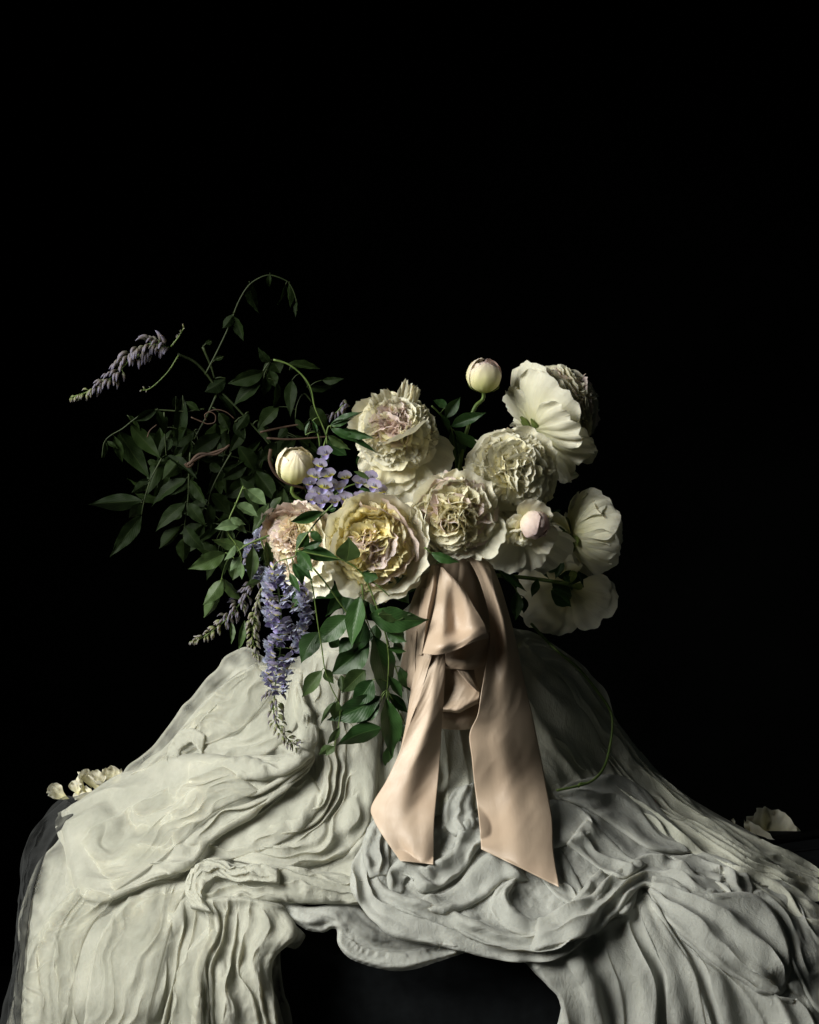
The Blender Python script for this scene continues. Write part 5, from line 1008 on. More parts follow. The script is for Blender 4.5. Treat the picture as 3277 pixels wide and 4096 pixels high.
def leaf(root, inv, c, x0, y0, x1, y1, wd, dep, kind, roll=None, dz=None):
    rs = random.Random(_lc[0] * 7 + 3); _lc[0] += 1
    (bx, by), (tx, ty) = Z(c, [(x0, y0), (x1, y1)]); s = CROPS[c][2]; wm = wd / s * mpp(dep)
    ln = math.hypot(tx - bx, ty - by) * mpp(dep); dz = rs.uniform(-.35, .25) * ln if dz is None else dz
    B = atv(bx, by, dep); T = atv(tx, ty, dep + dz); Y = (T - B); Lr = Y.length; Y.normalize(); toc = (cam.location - B).normalized()
    X = Y.cross(toc).normalized(); Zv = X.cross(Y); front_ = dep < -.1; rr = R(rs.uniform(-22, 22) if front_ else rs.uniform(-38, 38)); wm *= 1.14 if front_ else 1.0; X2 = X * math.cos(rr) + Zv * math.sin(rr); Z2 = X2.cross(Y)
    M = Matrix((X2 * wm * 1.08, Y * Lr, Z2 * Lr * rs.choice([1, 1, -1]))).transposed().to_4x4(); M.translation = B
    return inst(rs.choice(LEAF[kind]), 'leaf', root, inv @ M)
def vine(label, c, stems, leaves, dep, kind='A', r=.0011, cat='leafy branch', name='leafy_vine', group=None, droll=None, mat=None):
    """stems: list of polylines (x,y[,y world]); leaves: (x0,y0,x1,y1,width[,kind[,depth]])"""
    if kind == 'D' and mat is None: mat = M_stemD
    p0 = Z(c, [stems[0][0][:2]])[0]; root = thing(name, label, cat, atv(p0[0], p0[1], dep), group); root.matrix_basis = Matrix.Translation(root.location); inv = root.matrix_basis.inverted()
    for st_ in stems:
        P = [atv(*Z(c, [q[:2]])[0], (q[2] if len(q) > 2 else dep)) for q in st_]; stem_obj(root, P, r * 1.25, r * .7, mat or M_stem, 'stem', 6)
    for lf in leaves:
        k = lf[5] if len(lf) > 5 and lf[5] else kind; d = lf[6] if len(lf) > 6 else dep
        leaf(root, inv, c, *lf[:5], d, k)
        # petiole joining leaf base to the nearest stem
        (bx, by) = lf[:2]; best = None
        for st_ in stems:
            sp_ = spline([q[:2] for q in st_], 6); dd = np.hypot(sp_[:, 0] - bx, sp_[:, 1] - by); i = int(dd.argmin())
            if best is None or dd[i] < best[0]: best = (dd[i], sp_[i])
        if 4 < best[0] < 110:
            a = atv(*Z(c, [tuple(best[1])])[0], dep + .001); b = atv(*Z(c, [(bx, by)])[0], d); stem_obj(root, [a, (a + b) / 2 + Vector((0, -.002, .002)), b], r * .6, r * .6, mat or M_stem, 'leaf_stalk', 5)
    return root
# --- lit sprays in front (crop g4)
vine('dark green leafy twig crossing in front of the large yellow hearted peony', 'g4',
  [[(1040, 110), (1000, 150), (940, 215), (880, 290), (830, 360), (800, 410), (790, 450), (740, 468), (690, 482), (655, 510), (640, 550)], [(800, 415), (950, 445), (1080, 470), (1125, 488)], [(880, 290), (930, 292), (965, 330)]],
  [(975, 160, 757, 226, 66), (870, 295, 792, 408, 72), (890, 292, 970, 362, 46), (968, 350, 838, 398, 42), (805, 415, 905, 555, 80), (830, 415, 1095, 478, 80), (1125, 486, 1143, 326, 132, 'B'), (775, 500, 842, 645, 64), (785, 500, 906, 615, 48), (752, 560, 826, 692, 42), (1010, 150, 1060, 140, 30)], -.165, 'A')
vine('long trailing vine with large glossy leaves left of the satin ribbon', 'g4',
  [[(1125, 488), (1185, 522), (1235, 575), (1275, 650), (1310, 740), (1350, 850), (1380, 950), (1400, 1060), (1405, 1170), (1395, 1330)], [(1260, 600), (1340, 650), (1410, 715)]],
  [(1232, 560, 1338, 598, 84), (1240, 700, 1522, 578, 95, 'A', -.12), (1278, 838, 1672, 870, 150), (1338, 836, 1552, 832, 88, 'B', -.162), (1388, 950, 1524, 1016, 66), (1395, 1055, 1522, 1080, 30), (1300, 1262, 1162, 1442, 118), (1352, 1372, 998, 1530, 140), (1345, 1420, 1195, 1552, 84), (1388, 1388, 1420, 1768, 122), (1402, 1240, 1494, 1385, 54)], -.15, 'A')
vine('drooping leaf spray with one broad upright leaf below the front peony', 'g4',
  [[(1230, 640), (1240, 740), (1256, 850), (1280, 920), (1308, 975)], [(905, 525), (1000, 640), (1080, 755), (1145, 840)]],
  [(1138, 842, 918, 1030, 130), (1216, 712, 1160, 1052, 112), (1246, 868, 1175, 1100, 104), (1308, 975, 1388, 1398, 165), (1278, 1008, 1024, 1230, 150), (1165, 990, 1078, 1092, 80), (1252, 1200, 1094, 1352, 110, 'B'), (1092, 1232, 1102, 1350, 56, 'B'), (1180, 640, 1105, 835, 100, 'A', -.10)], -.142, 'A')
vine('thin trailing stem with small young leaves hanging over the cream cloth', 'g4',
  [[(890, 590), (912, 700), (940, 900), (965, 1050), (985, 1190), (1030, 1320), (1080, 1420), (1085, 1500), (1065, 1620), (1045, 1725)]],
  [(966, 1203, 834, 1380, 92), (990, 1195, 1046, 1292, 60), (1052, 1406, 954, 1562, 40), (1062, 1406, 1046, 1532, 72), (1085, 1578, 1000, 1690, 46), (1024, 1694, 944, 1757, 48), (1050, 1698, 988, 1766, 42), (1360, 1580, 1060, 1696, 118, 'A'), (942, 950, 828, 1156, 120, 'A', -.12), (1010, 1000, 1102, 1040, 72, 'A', -.11)], -.155, 'B', r=.0009)
vine('narrow shaded leaves hanging beside the left edge of the ribbon', 'g4',
  [[(1300, 760), (1380, 950), (1440, 1150), (1500, 1340)], [(1395, 1330), (1450, 1430), (1515, 1560)], [(1400, 1350), (1420, 1500), (1470, 1700)]],
  [(1400, 1350, 1532, 1482, 62), (1402, 1700, 1412, 1882, 90), (1470, 1540, 1505, 1655, 50), (1440, 1600, 1490, 1722, 44), (1450, 640, 1540, 765, 90), (1480, 1180, 1550, 1340, 60), (1390, 640, 1370, 780, 70), (1300, 700, 1330, 880, 60), (1430, 900, 1510, 1000, 60), (1320, 900, 1300, 1050, 70), (1450, 1000, 1480, 1150, 50), (1590, 620, 1500, 700, 50)], -.115, 'A')
# --- pale leaves, left of the blush peony
vine('pale veined young leaves on a thin stem left of the blush peony', 'g4',
  [[(450, -10), (400, 110), (360, 200), (345, 290), (400, 370), (430, 430), (440, 500)], [(620, 315), (540, 345), (460, 385), (400, 430)]],
  [(472, 12, 602, 116, 88), (392, 106, 547, 192, 74), (360, 200, 466, 244, 46), (425, 255, 262, 272, 72), (362, 218, 472, 300, 58), (342, 270, 386, 362, 48), (396, 380, 324, 480, 62), (426, 455, 360, 552, 52), (432, 490, 440, 604, 56)], -.07, 'C')
vine('green leaf spray drooping above the dusky wisteria bud cluster', 'g4',
  [[(600, 330), (460, 380), (395, 420), (340, 490), (305, 605), (295, 700)], [(560, 330), (600, 450), (590, 560)]],
  [(620, 100, 505, 302, 86), (700, 60, 612, 205, 62), (470, 385, 240, 343, 84), (330, 430, 84, 536, 108), (312, 603, 184, 772, 92), (318, 605, 462, 752, 92), (297, 680, 190, 856, 78), (512, 390, 494, 622, 84), (600, 355, 622, 534, 78), (560, 612, 452, 662, 60), (458, 870, 420, 1072, 44), (400, 480, 380, 610, 90), (370, 880, 372, 1030, 30)], -.05, 'B')
# --- dark foliage upper left (crop g3)
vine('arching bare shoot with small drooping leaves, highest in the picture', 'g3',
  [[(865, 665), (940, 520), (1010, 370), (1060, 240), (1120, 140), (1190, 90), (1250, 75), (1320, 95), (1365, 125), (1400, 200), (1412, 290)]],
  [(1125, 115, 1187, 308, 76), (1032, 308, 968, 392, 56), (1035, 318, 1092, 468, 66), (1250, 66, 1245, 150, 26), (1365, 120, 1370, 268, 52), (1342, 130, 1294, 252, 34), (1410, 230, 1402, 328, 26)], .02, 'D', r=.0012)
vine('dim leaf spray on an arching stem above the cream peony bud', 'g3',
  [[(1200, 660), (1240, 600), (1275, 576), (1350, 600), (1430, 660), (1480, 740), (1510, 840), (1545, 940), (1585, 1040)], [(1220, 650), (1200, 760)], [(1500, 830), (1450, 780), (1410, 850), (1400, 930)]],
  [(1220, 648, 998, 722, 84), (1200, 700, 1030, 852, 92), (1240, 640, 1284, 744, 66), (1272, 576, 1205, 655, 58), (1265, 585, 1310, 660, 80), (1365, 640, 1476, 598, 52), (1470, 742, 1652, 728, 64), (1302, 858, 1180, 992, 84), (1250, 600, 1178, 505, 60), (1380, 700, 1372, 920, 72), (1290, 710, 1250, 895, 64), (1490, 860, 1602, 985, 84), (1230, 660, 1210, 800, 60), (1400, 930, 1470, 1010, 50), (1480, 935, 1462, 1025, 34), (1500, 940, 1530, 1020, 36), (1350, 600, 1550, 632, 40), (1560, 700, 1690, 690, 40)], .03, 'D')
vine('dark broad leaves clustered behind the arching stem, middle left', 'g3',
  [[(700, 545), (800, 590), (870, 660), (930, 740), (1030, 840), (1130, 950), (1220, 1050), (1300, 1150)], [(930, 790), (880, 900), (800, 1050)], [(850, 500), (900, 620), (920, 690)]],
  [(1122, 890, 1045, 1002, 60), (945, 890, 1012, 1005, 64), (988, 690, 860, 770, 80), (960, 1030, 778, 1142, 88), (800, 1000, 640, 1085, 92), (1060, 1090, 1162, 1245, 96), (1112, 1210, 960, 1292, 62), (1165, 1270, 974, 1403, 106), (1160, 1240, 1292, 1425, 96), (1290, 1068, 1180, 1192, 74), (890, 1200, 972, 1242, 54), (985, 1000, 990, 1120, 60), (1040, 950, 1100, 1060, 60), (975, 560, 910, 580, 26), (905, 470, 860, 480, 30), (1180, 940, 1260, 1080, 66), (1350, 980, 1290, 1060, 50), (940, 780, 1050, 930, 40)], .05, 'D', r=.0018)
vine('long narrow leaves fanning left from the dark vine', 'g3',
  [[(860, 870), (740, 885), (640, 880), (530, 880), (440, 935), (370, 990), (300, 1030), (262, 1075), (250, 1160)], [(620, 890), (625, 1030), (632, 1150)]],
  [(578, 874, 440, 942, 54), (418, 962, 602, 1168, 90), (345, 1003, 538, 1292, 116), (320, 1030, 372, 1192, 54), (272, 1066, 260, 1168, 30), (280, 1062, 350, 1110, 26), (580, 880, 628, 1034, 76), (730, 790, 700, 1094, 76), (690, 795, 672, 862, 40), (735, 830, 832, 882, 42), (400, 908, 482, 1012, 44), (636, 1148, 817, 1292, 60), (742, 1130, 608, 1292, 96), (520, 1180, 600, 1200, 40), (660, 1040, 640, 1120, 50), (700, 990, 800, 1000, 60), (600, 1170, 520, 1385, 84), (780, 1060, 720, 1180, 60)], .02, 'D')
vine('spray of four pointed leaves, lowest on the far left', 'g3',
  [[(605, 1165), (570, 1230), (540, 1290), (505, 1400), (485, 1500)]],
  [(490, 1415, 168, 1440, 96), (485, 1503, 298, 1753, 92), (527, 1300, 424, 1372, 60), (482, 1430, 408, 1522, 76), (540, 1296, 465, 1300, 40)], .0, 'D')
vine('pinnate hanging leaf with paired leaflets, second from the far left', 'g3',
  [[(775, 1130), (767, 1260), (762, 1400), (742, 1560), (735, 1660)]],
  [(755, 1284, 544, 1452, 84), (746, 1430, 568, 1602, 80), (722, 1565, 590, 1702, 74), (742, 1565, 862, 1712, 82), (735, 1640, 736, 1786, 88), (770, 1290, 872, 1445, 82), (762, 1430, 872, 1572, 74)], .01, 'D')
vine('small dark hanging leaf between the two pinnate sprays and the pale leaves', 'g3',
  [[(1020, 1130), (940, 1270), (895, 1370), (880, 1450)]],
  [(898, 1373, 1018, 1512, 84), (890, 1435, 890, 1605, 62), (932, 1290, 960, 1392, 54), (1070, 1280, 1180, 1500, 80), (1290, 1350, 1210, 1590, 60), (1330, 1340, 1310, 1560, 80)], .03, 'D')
# --- leaves around top centre and right
vine('slender dark leaves lying over the left side of the top centre peony', 'f1',
  [[(180, 112), (300, 150), (410, 240), (470, 340), (495, 470), (550, 600), (585, 690), (590, 760)], [(585, 690), (610, 620), (690, 655)], [(510, 640), (530, 720), (535, 780)]],
  [(608, 622, 868, 510, 66), (612, 618, 780, 570, 50), (690, 650, 958, 716, 78), (700, 680, 988, 832, 48), (600, 690, 772, 802, 84, 'B', .02), (425, 690, 462, 580, 32), (480, 580, 516, 690, 34), (620, 640, 840, 750, 60), (795, 968, 925, 1035, 34, 'B')], -.09, 'A')
vine('spray of four mid green leaves left of the tall bud stem', 'f2',
  [[(230, 440), (290, 500), (370, 600), (395, 720), (408, 900)]],
  [(330, 532, 441, 378, 84), (368, 592, 627, 490, 80), (393, 622, 672, 752, 96), (375, 620, 410, 832, 62), (345, 450, 238, 400, 60), (300, 500, 360, 640, 60)], .0, 'A')
vine('dark leaves in the shade between ribbon and lower right peony', 'f2',
  [[(500, 1450), (640, 1560), (780, 1700), (850, 1790), (850, 1900)]],
  [(700, 1600, 922, 1792, 64), (852, 1790, 842, 2002, 86), (1000, 1700, 958, 1832, 64), (760, 1560, 880, 1600, 60), (900, 1560, 1040, 1640, 60), (640, 1620, 720, 1800, 60), (1060, 1600, 1160, 1640, 60), (1300, 1640, 1335, 1760, 26), (1180, 1560, 1130, 1700, 70), (900, 1830, 900, 1950, 60)], .02, 'A')
vine('single dark leaf tucked over the top of the ribbon', 'f2', [[(180, 1470), (235, 1515)]], [(225, 1508, 432, 1578, 56)], -.175, 'A')
# filler: dark leaves inside the bouquet to close it
rs = random.Random(5)
fill = []
for i in range(70):
    x = rs.uniform(1180, 2250); y = rs.uniform(1800, 2380)
    if y > 2250 and 1650 < x < 2080: continue
    a = math.atan2(y - 2100, x - 1750) + rs.uniform(-.7, .7); l = rs.uniform(80, 150); fill.append((x, y, x + l * math.cos(a), y + l * math.sin(a), rs.uniform(34, 58), 'A', rs.uniform(.03, .09)))
vine('dark green leaves filling the gaps deep inside the bouquet', 'n', [[(1850, 2300), (1800, 2150), (1700, 2000)], [(1850, 2300), (1950, 2150), (2050, 2050)], [(1850, 2300), (1600, 2250), (1400, 2200)]], fill, .06, 'A')
fill = []
for i in range(95):
    x = rs.uniform(620, 1330); y = rs.uniform(1680, 2260)
    if y > 2150 and x < 800: continue
    a = R(rs.uniform(60, 140)) if rs.random() < .6 else R(rs.uniform(150, 230)); l = rs.uniform(90, 160); fill.append((x, y, x + l * math.cos(a), y + l * math.sin(a), rs.uniform(32, 52), 'D', rs.uniform(.06, .13)))
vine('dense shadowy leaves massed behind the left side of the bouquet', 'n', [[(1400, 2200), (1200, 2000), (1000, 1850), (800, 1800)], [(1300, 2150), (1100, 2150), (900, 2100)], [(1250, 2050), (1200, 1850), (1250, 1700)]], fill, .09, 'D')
# woody vines and tendrils
def twig(label, c, pts, r0, r1, dep, mat=M_woody, cat='vine', name='woody_vine', extra=()):
    p0 = Z(c, [pts[0][:2]])[0]; root = thing(name, label, cat, atv(p0[0], p0[1], dep)); root.matrix_basis = Matrix.Translation(root.location)
    for q in (pts,) + tuple(extra):
        if name == 'vine_stem':
            q = spline(np.array([[*Z(c, [v[:2]])[0], v[2]] for v in q]), 4); P = [atv(v[0], v[1], min(v[2], float(front(v[0], v[1])) - .005)) for v in q]
        else: P = [atv(*Z(c, [v[:2]])[0], v[2] if len(v) > 2 else dep) for v in q]
        stem_obj(root, P, r0, r1, mat, 'stem', 7)
    return root
twig('brown twisted vine running behind the cream peony bud', 'g3', [(1255, 1110), (1248, 1180), (1285, 1260), (1360, 1315), (1470, 1345)], .0028, .002, .0)
twig('brown vine pair running level behind the lilac florets', 'g3', [(1190, 1010), (1300, 985), (1420, 965), (1560, 960)], .0018, .0012, .03, extra=([(1230, 1045), (1360, 1052), (1480, 1045), (1600, 1035)],))
twig('knotted grey brown vine in the middle of the dark leaves', 'g3', [(755, 1205), (800, 1175), (850, 1150), (920, 1128), (1000, 1100)], .0028, .0018, .0, extra=([(770, 1200), (830, 1140), (930, 1140), (1010, 1085)], [(745, 1195), (765, 1215), (790, 1195), (780, 1178)]))
twig('curled reddish tendril loop among the dark leaves', 'g3', [(780, 920), (850, 950), (880, 960), (920, 950), (925, 910), (895, 890), (862, 905), (870, 940)], .001, .0008, .0, extra=([(880, 890), (930, 875), (990, 890), (1040, 930)], [(520, 1040), (535, 1000), (575, 965)]), name='tendril', cat='tendril')
twig('long green vine stem curving down over the shaded silk on the right', 'c3', [(160, 120, .02), (260, 230, .04), (400, 350, .05), (500, 470, .05), (560, 560, .045), (572, 640, .035), (560, 740, .02), (530, 850, .0), (470, 920, -.02), (380, 950, -.035), (290, 968, -.045)], .0022, .0018, .0, M_stem, name='vine_stem', extra=([(400, 948, -.035), (410, 935, -.04), (440, 932, -.035)],))
# ================================================================== WISTERIA
M_banner = petal_mat('lilac_banner', (.78, .74, .14), (.48, .45, .53), (.32, .28, .43), .25, .25, st=(.32, .42, .9))
M_keel = petal_mat('violet_keel', (.32, .27, .42), (.23, .18, .40), (.34, .33, .55), .2, .2)
M_lil = petal_mat('blue_lilac_wing', (.55, .52, .52), (.38, .38, .52), (.56, .60, .70), .25, .2)
M_bud = petal_mat('dusky_bud', (.11, .12, .06), (.15, .13, .125), (.19, .175, .24), .15, .2)
M_budd = petal_mat('olive_bud', (.12, .15, .05), (.20, .21, .10), (.27, .24, .24), .15, .2)
def bm(name, mat, **k): return petal_mesh(name, mat, nt_=8, ns=9, **k)
BAN = [bm('banner_petal', M_banner, Lg=1, Th=62, a0=5, a1=55, cup=-.25, ruf=.03, notch=.12, seed=i, fringe=.03, bulge=.5) for i in range(3)]
BANF = [bm('banner_petal', M_banner, Lg=1, Th=46, a0=-14, a1=22, cup=.2, ruf=.03, notch=.14, seed=i + 20, fringe=.03, bulge=.5) for i in range(3)]
KEEL = [bm('keel_petal', M_keel, Lg=1, Th=34, a0=30, a1=80, cup=1.3, ruf=.02, seed=i + 5, fringe=.02, bulge=.8) for i in range(2)]
WING = [bm('wing_petal', M_lil, Lg=1, Th=36, a0=40, a1=75, cup=.9, ruf=.04, seed=i + 9, fringe=.02, bulge=.7) for i in range(3)]
def bud_mesh(name, mat, bend=.15, fat=.2):
    V = []; uv = []; nt_, ns = 9, 7
    for i in range(nt_):
        t = i / (nt_ - 1); r = fat * (math.sin(math.pi * (t**.8 * .94 + .03))**.8) * (1 - .25 * t)
        for k in range(ns): a = 2 * math.pi * k / ns; V.append((r * math.cos(a) + bend * math.sin(math.pi * t), r * math.sin(a), t)); uv.append((k / ns, t))
    Fc = [(i * ns + k, i * ns + (k + 1) % ns, (i + 1) * ns + (k + 1) % ns, (i + 1) * ns + k) for i in range(nt_ - 1) for k in range(ns)]; Fc.append(tuple(range(ns))[::-1]); Fc.append(tuple((nt_ - 1) * ns + k for k in range(ns)))
    me = bpy.data.meshes.new(name); me.from_pydata(V, [], Fc); me.polygons.foreach_set('use_smooth', [True] * len(me.polygons)); l = me.uv_layers.new(name='UVMap')
    for lp in me.loops: l.data[lp.index].uv = uv[lp.vertex_index]
    me.materials.append(mat); me.update(); return me
BUDM = [bud_mesh('bud', M_bud), bud_mesh('bud', M_bud, .25, .17)]; BUDO = [bud_mesh('bud', M_budd, .1, .22), bud_mesh('bud', M_budd, .2, .18)]
M_calyx = plain_mat('mauve_calyx', (.20, .16, .15), (.28, .26, .16), .6)
CAL = bud_mesh('calyx', M_calyx, .1, .3)
def aim(P, zdir, xdir, s):
    z = zdir.normalized(); x = (xdir - z * xdir.dot(z)).normalized(); y = z.cross(x); M = Matrix((x * s, y * s, z * s)).transposed().to_4x4(); M.translation = P; return M
def raceme(label, c, pts, prof, n, size, dep, kinds, seed, down=.5, name='wisteria_raceme', group='wisteria flower clusters', stem_r=.0013, side=1.3):
    """prof: (t, half width in crop px); kinds(t) -> open / bud / olive"""
    rs = random.Random(seed); s = CROPS[c][2]; W = [atv(*Z(c, [p[:2]])[0], p[2] if len(p) > 2 else dep) for p in pts]
    root = thing(name, label, 'wisteria', W[0], group); root.matrix_basis = Matrix.Translation(W[0]); inv = root.matrix_basis.inverted()
    stem_obj(root, W, stem_r, stem_r * .6, M_stem, 'stem', 6); C = spline(np.array([list(w_) for w_ in W]), 12); sc_ = mpp(dep) / s
    for i in range(n):
        t = (i + rs.random() * .8) / n; j = t * (len(C) - 1); k = int(j); P = Vector((C[k] + (C[min(k + 1, len(C) - 1)] - C[k]) * (j - k)).tolist()); tan = Vector((C[min(k + 3, len(C) - 1)] - C[max(k - 3, 0)]).tolist()).normalized()
        hw = np.interp(t, [q[0] for q in prof], [q[1] for q in prof]) * sc_; sz = np.interp(t, [q[0] for q in size], [q[1] for q in size]) * sc_ * rs.uniform(.85, 1.2)
        phi = rs.gauss(0, side); x = tan.cross(Vector((0, -1, 0))).normalized(); fwd = x.cross(tan).normalized(); fwd = fwd if fwd.y < 0 else -fwd; d = (fwd * math.cos(phi) + x * math.sin(phi)).normalized()
        q = P + d * max(hw - sz * .55, 0) * rs.uniform(.6, 1.0); g = (d * 1.0 + tan * .55 + Vector((0, 0, -down)) * rs.uniform(.6, 1.3)).normalized(); kd = kinds(t, rs)
        if kd == 'open':
            up = (Vector((0, 0, 1)) - tan * .1 + Vector((rs.uniform(-.5, .5), rs.uniform(-.5, .2), 0))).normalized()
            b = inst(rs.choice(WING), 'floret', root, inv @ aim(q, g, up, sz * .78)); b.name = 'floret'
            bi = b.matrix_basis.inverted() @ root.matrix_basis.inverted()
            for nm, lib_, zd, sc2, ud in (('banner_petal', BAN, g * .55 + up * .75, .62, -g), ('keel_petal', KEEL, g + Vector((0, 0, -.3)), .72, -up), ('wing_petal', WING, g + x * .45, .66, x + up)):
                o = bpy.data.objects.new(nm, rs.choice(lib_)); COL.objects.link(o); o.parent = b; o.matrix_local = bi @ aim(q + g * .02 * sz, zd, ud, sz * sc2 * rs.uniform(.85, 1.15))
            o = bpy.data.objects.new('calyx', CAL); COL.objects.link(o); o.parent = b; o.matrix_local = bi @ aim(q - g * sz * .30, g, up, sz * .42)
        else:
            inst(rs.choice(BUDM if kd == 'bud' else BUDO), 'floret_bud', root, inv @ aim(q, g, Vector((0, 0, 1)) + d * .2, sz))
        if hw > .006 and rs.random() < .6: stem_obj(root, [P, (P + q) * .5 + Vector((0, 0, .001)), q], .0006, .0005, M_stem, 'pedicel', 4)
    return root
raceme('long violet blue wisteria raceme hanging over the cream cloth, fully open', 'g4', [(655, 520), (672, 620), (690, 760), (700, 900), (695, 1050), (672, 1200), (655, 1350), (650, 1480), (690, 1590), (760, 1670), (815, 1700)],
  [(0, 55), (.08, 95), (.2, 138), (.4, 142), (.52, 120), (.6, 82), (.75, 66), (.88, 50), (1, 46)], 145, [(0, 66), (.5, 64), (.62, 56), (.75, 52), (.9, 42), (1, 34)], -.155,
  lambda t, rs: 'open' if t < .58 else ('bud' if (t < .74 and rs.random() < .7) else ('olive' if t < .9 or rs.random() < .5 else 'bud')), 3)
raceme('dim side florets of a pale wisteria tucked behind the long raceme', 'g4', [(820, 640), (850, 720), (860, 820), (850, 930), (810, 1060)], [(0, 30), (.5, 50), (1, 30)], 22, [(0, 84), (1, 78)], -.11, lambda t, rs: 'open', 5)
raceme('drooping muted mauve wisteria raceme with green tip at the far upper left', 'g3', [(650, 505), (570, 478), (500, 500), (430, 560), (350, 650), (250, 725), (150, 775), (65, 800)],
  [(0, 30), (.15, 70), (.4, 95), (.6, 62), (.8, 36), (1, 20)], 95, [(0, 70), (.4, 78), (.7, 56), (1, 30)], .02, lambda t, rs: 'bud' if t < .78 else 'olive', 7, down=1.0)
raceme('dusky budding wisteria raceme pointing down left under the green leaf spray', 'g4', [(520, 640), (460, 720), (390, 810), (300, 900), (200, 975), (105, 1012)], [(0, 50), (.3, 70), (.6, 44), (1, 18)], 80, [(0, 62), (.5, 52), (1, 32)], -.04, lambda t, rs: 'bud' if t < .55 else 'olive', 9, down=.4)
raceme('olive green immature raceme hanging just left of the long violet one', 'g4', [(590, 620), (555, 720), (525, 830), (510, 920), (515, 1020), (545, 1130)], [(0, 14), (.3, 20), (.5, 46), (.8, 44), (1, 26)], 95, [(0, 26), (.4, 50), (1, 40)], -.13, lambda t, rs: 'olive', 11)
raceme('grey lilac wisteria in shade behind the blush peony', 'g4', [(600, 280), (560, 330), (500, 420), (520, 520), (580, 600)], [(0, 40), (.5, 60), (1, 50)], 45, [(0, 70), (1, 70)], -.0, lambda t, rs: 'open' if rs.random() < .6 else 'bud', 13)
raceme('tiny pale bud tips showing left of the top centre peony', 'f1', [(770, 470), (720, 460), (660, 520), (590, 560)], [(0, 30), (1, 30)], 16, [(0, 74), (1, 66)], .04, lambda t, rs: 'bud', 15)
raceme('little green bud tip on a short upright twig beside the mauve raceme', 'g3', [(660, 500), (700, 450), (722, 415), (738, 385)], [(0, 2), (.8, 6), (1, 8)], 9, [(0, 14), (1, 30)], .02, lambda t, rs: 'olive', 17, down=-.6)
raceme('small forked bud cluster curling below the mauve raceme', 'g3', [(705, 552), (650, 640), (590, 705), (530, 752), (480, 760)], [(0, 2), (.7, 4), (1, 14)], 12, [(0, 10), (.7, 16), (1, 30)], .02, lambda t, rs: 'olive', 19, down=-.5)
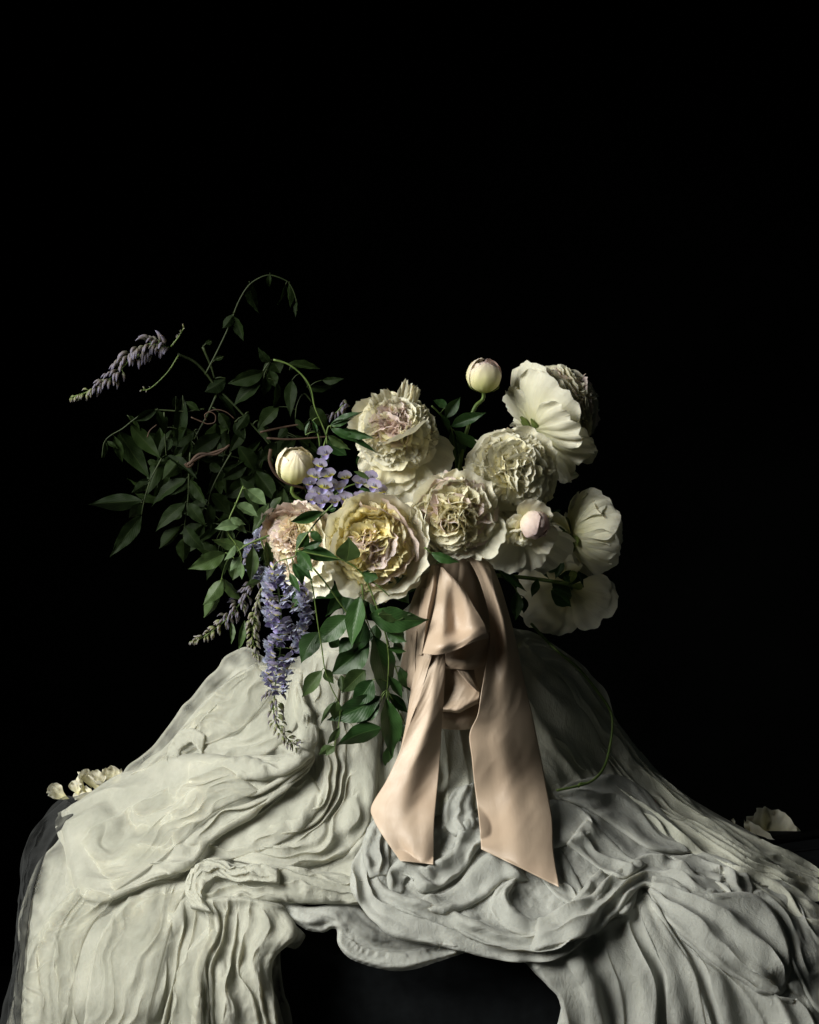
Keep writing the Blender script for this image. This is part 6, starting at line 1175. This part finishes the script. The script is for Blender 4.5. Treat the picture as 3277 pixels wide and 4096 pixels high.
# upper cluster: open florets facing the viewer
rt = thing('wisteria_cluster', 'cluster of open lilac wisteria florets facing the viewer beside the cream bud', 'wisteria', atv(1290, 1960, -.08)); rt.matrix_basis = Matrix.Translation(rt.location); inv = rt.matrix_basis.inverted()
rs = random.Random(8)
stem_obj(rt, [atv(*Z('f1', [q])[0], -.06) for q in [(590, 700), (560, 800), (540, 920), (530, 1050), (560, 1150)]], .0012, .001, M_stem)
stem_obj(rt, [atv(*Z('f1', [q])[0], -.06) for q in [(1020, 1120), (900, 1060), (760, 1080), (640, 1160)]], .0012, .001, M_stem)
for (x, y) in [(582, 815), (540, 908), (495, 990), (602, 985), (572, 1070), (448, 1050), (505, 1125), (598, 1150), (735, 1000), (682, 1082), (832, 1035), (655, 1185), (735, 1165), (855, 1158), (962, 1070), (935, 1002), (545, 1190), (1012, 1108), (480, 1165), (620, 1060)]:
    (nx_, ny_), = Z('f1', [(x, y)]); dep = -.085 + rs.uniform(-.012, .012); P = atv(nx_, ny_, dep); sz = 62 * mpp(dep) / 1.9167 * rs.uniform(.92, 1.1)
    fw = Vector((rs.uniform(-.35, .35), -1, rs.uniform(-.15, .3))).normalized(); up = Vector((rs.uniform(-.3, .3), 0, 1)); sd = up.cross(fw)
    # banner: seen face on, growing up and sideways from the throat
    b = inst(rs.choice(BANF), 'floret', rt, inv @ aim(P - up * sz * .62, up * .95 + fw * .35, -fw, sz * 1.5)); bi = b.matrix_basis.inverted() @ rt.matrix_basis.inverted()
    for nm, lib_, zd, ud, sc2 in (('keel_petal', KEEL, fw + up * .15, -up, .85), ('wing_petal', WING, fw * .5 + sd * .8 + up * .15, up, .75), ('wing_petal', WING, fw * .5 - sd * .8 + up * .15, up, .75)):
        o = bpy.data.objects.new(nm, rs.choice(lib_)); COL.objects.link(o); o.parent = b; o.matrix_local = bi @ aim(P - up * sz * .4, zd, ud, sz * sc2)
    o = bpy.data.objects.new('calyx', CAL); COL.objects.link(o); o.parent = b; o.matrix_local = bi @ aim(P - up * sz * .5 - fw * sz * .6, fw + up * .3, up, sz * .6)
# ================================================================== FALLEN BLOSSOMS ON THE TABLE
def fallen(label, cx, cy, y, axis, Rg, petals, seed, cat='fallen petals', colr='ivory'):
    P = atv(cx, cy, y); M3 = frame(axis); root = thing('fallen_blossom', label, cat, P); root.matrix_basis = Matrix.Translation(P) @ M3.to_4x4(); s = mpp(y); R3 = M3.to_4x4().inverted()
    for i, q in enumerate(petals):
        az, a0, a1, ln, Th, cup = q[:6]; off = (R3 @ Vector((q[6] * s, q[8] * s, -q[7] * s))) if len(q) > 6 else Vector((0, 0, 0))
        inst(petal_mesh('petal', PM[colr], Lg=ln * Rg * s, Th=Th, a0=a0, a1=a1, cup=cup, ruf=.06, seed=seed + i, nt_=16, ns=15, crumple=.08), 'petal', root, Matrix.Translation(off) @ Matrix.Rotation(R(az), 4, 'Z'))
fallen('loose white petals lying behind the cream cloth at the far left', 350, 3190, .16, (-.1, .8, .3), 95, [(190, 80, 30, 1.1, 34, .7, -75, 5, 0), (130, 70, 30, .7, 30, .9, -40, -5, 20), (200, 40, -20, 1.1, 30, .8, 0, -20, 0), (150, 30, 20, .9, 20, .7, 15, -35, 20), (110, 60, -10, 1.0, 34, .5, 40, -25, 0), (230, 50, 10, 1.2, 32, .6, 85, -35, 0), (100, 45, -15, 1.1, 30, .6, 105, -30, 30), (40, 80, 60, 1.2, 32, .4, 60, 0, 0), (170, 85, 70, 1.0, 36, .3, 30, 10, 0)], 50)
fallen('shaded white blossom lying behind the cloth at the far right', 3050, 3400, .30, (.25, .8, .3), 185, [(190, 60, 10, 1.1, 36, .5), (160, 55, 20, .9, 34, .5, -70, 0, 0), (95, 50, 10, 1.0, 34, .4), (20, 60, 10, 1.0, 34, .4), (340, 70, 40, 1.0, 30, .4), (260, 80, 50, 1.0, 36, .3), (230, 60, 20, .8, 26, .6, 60, 20, 0)], 60, 'blossom')
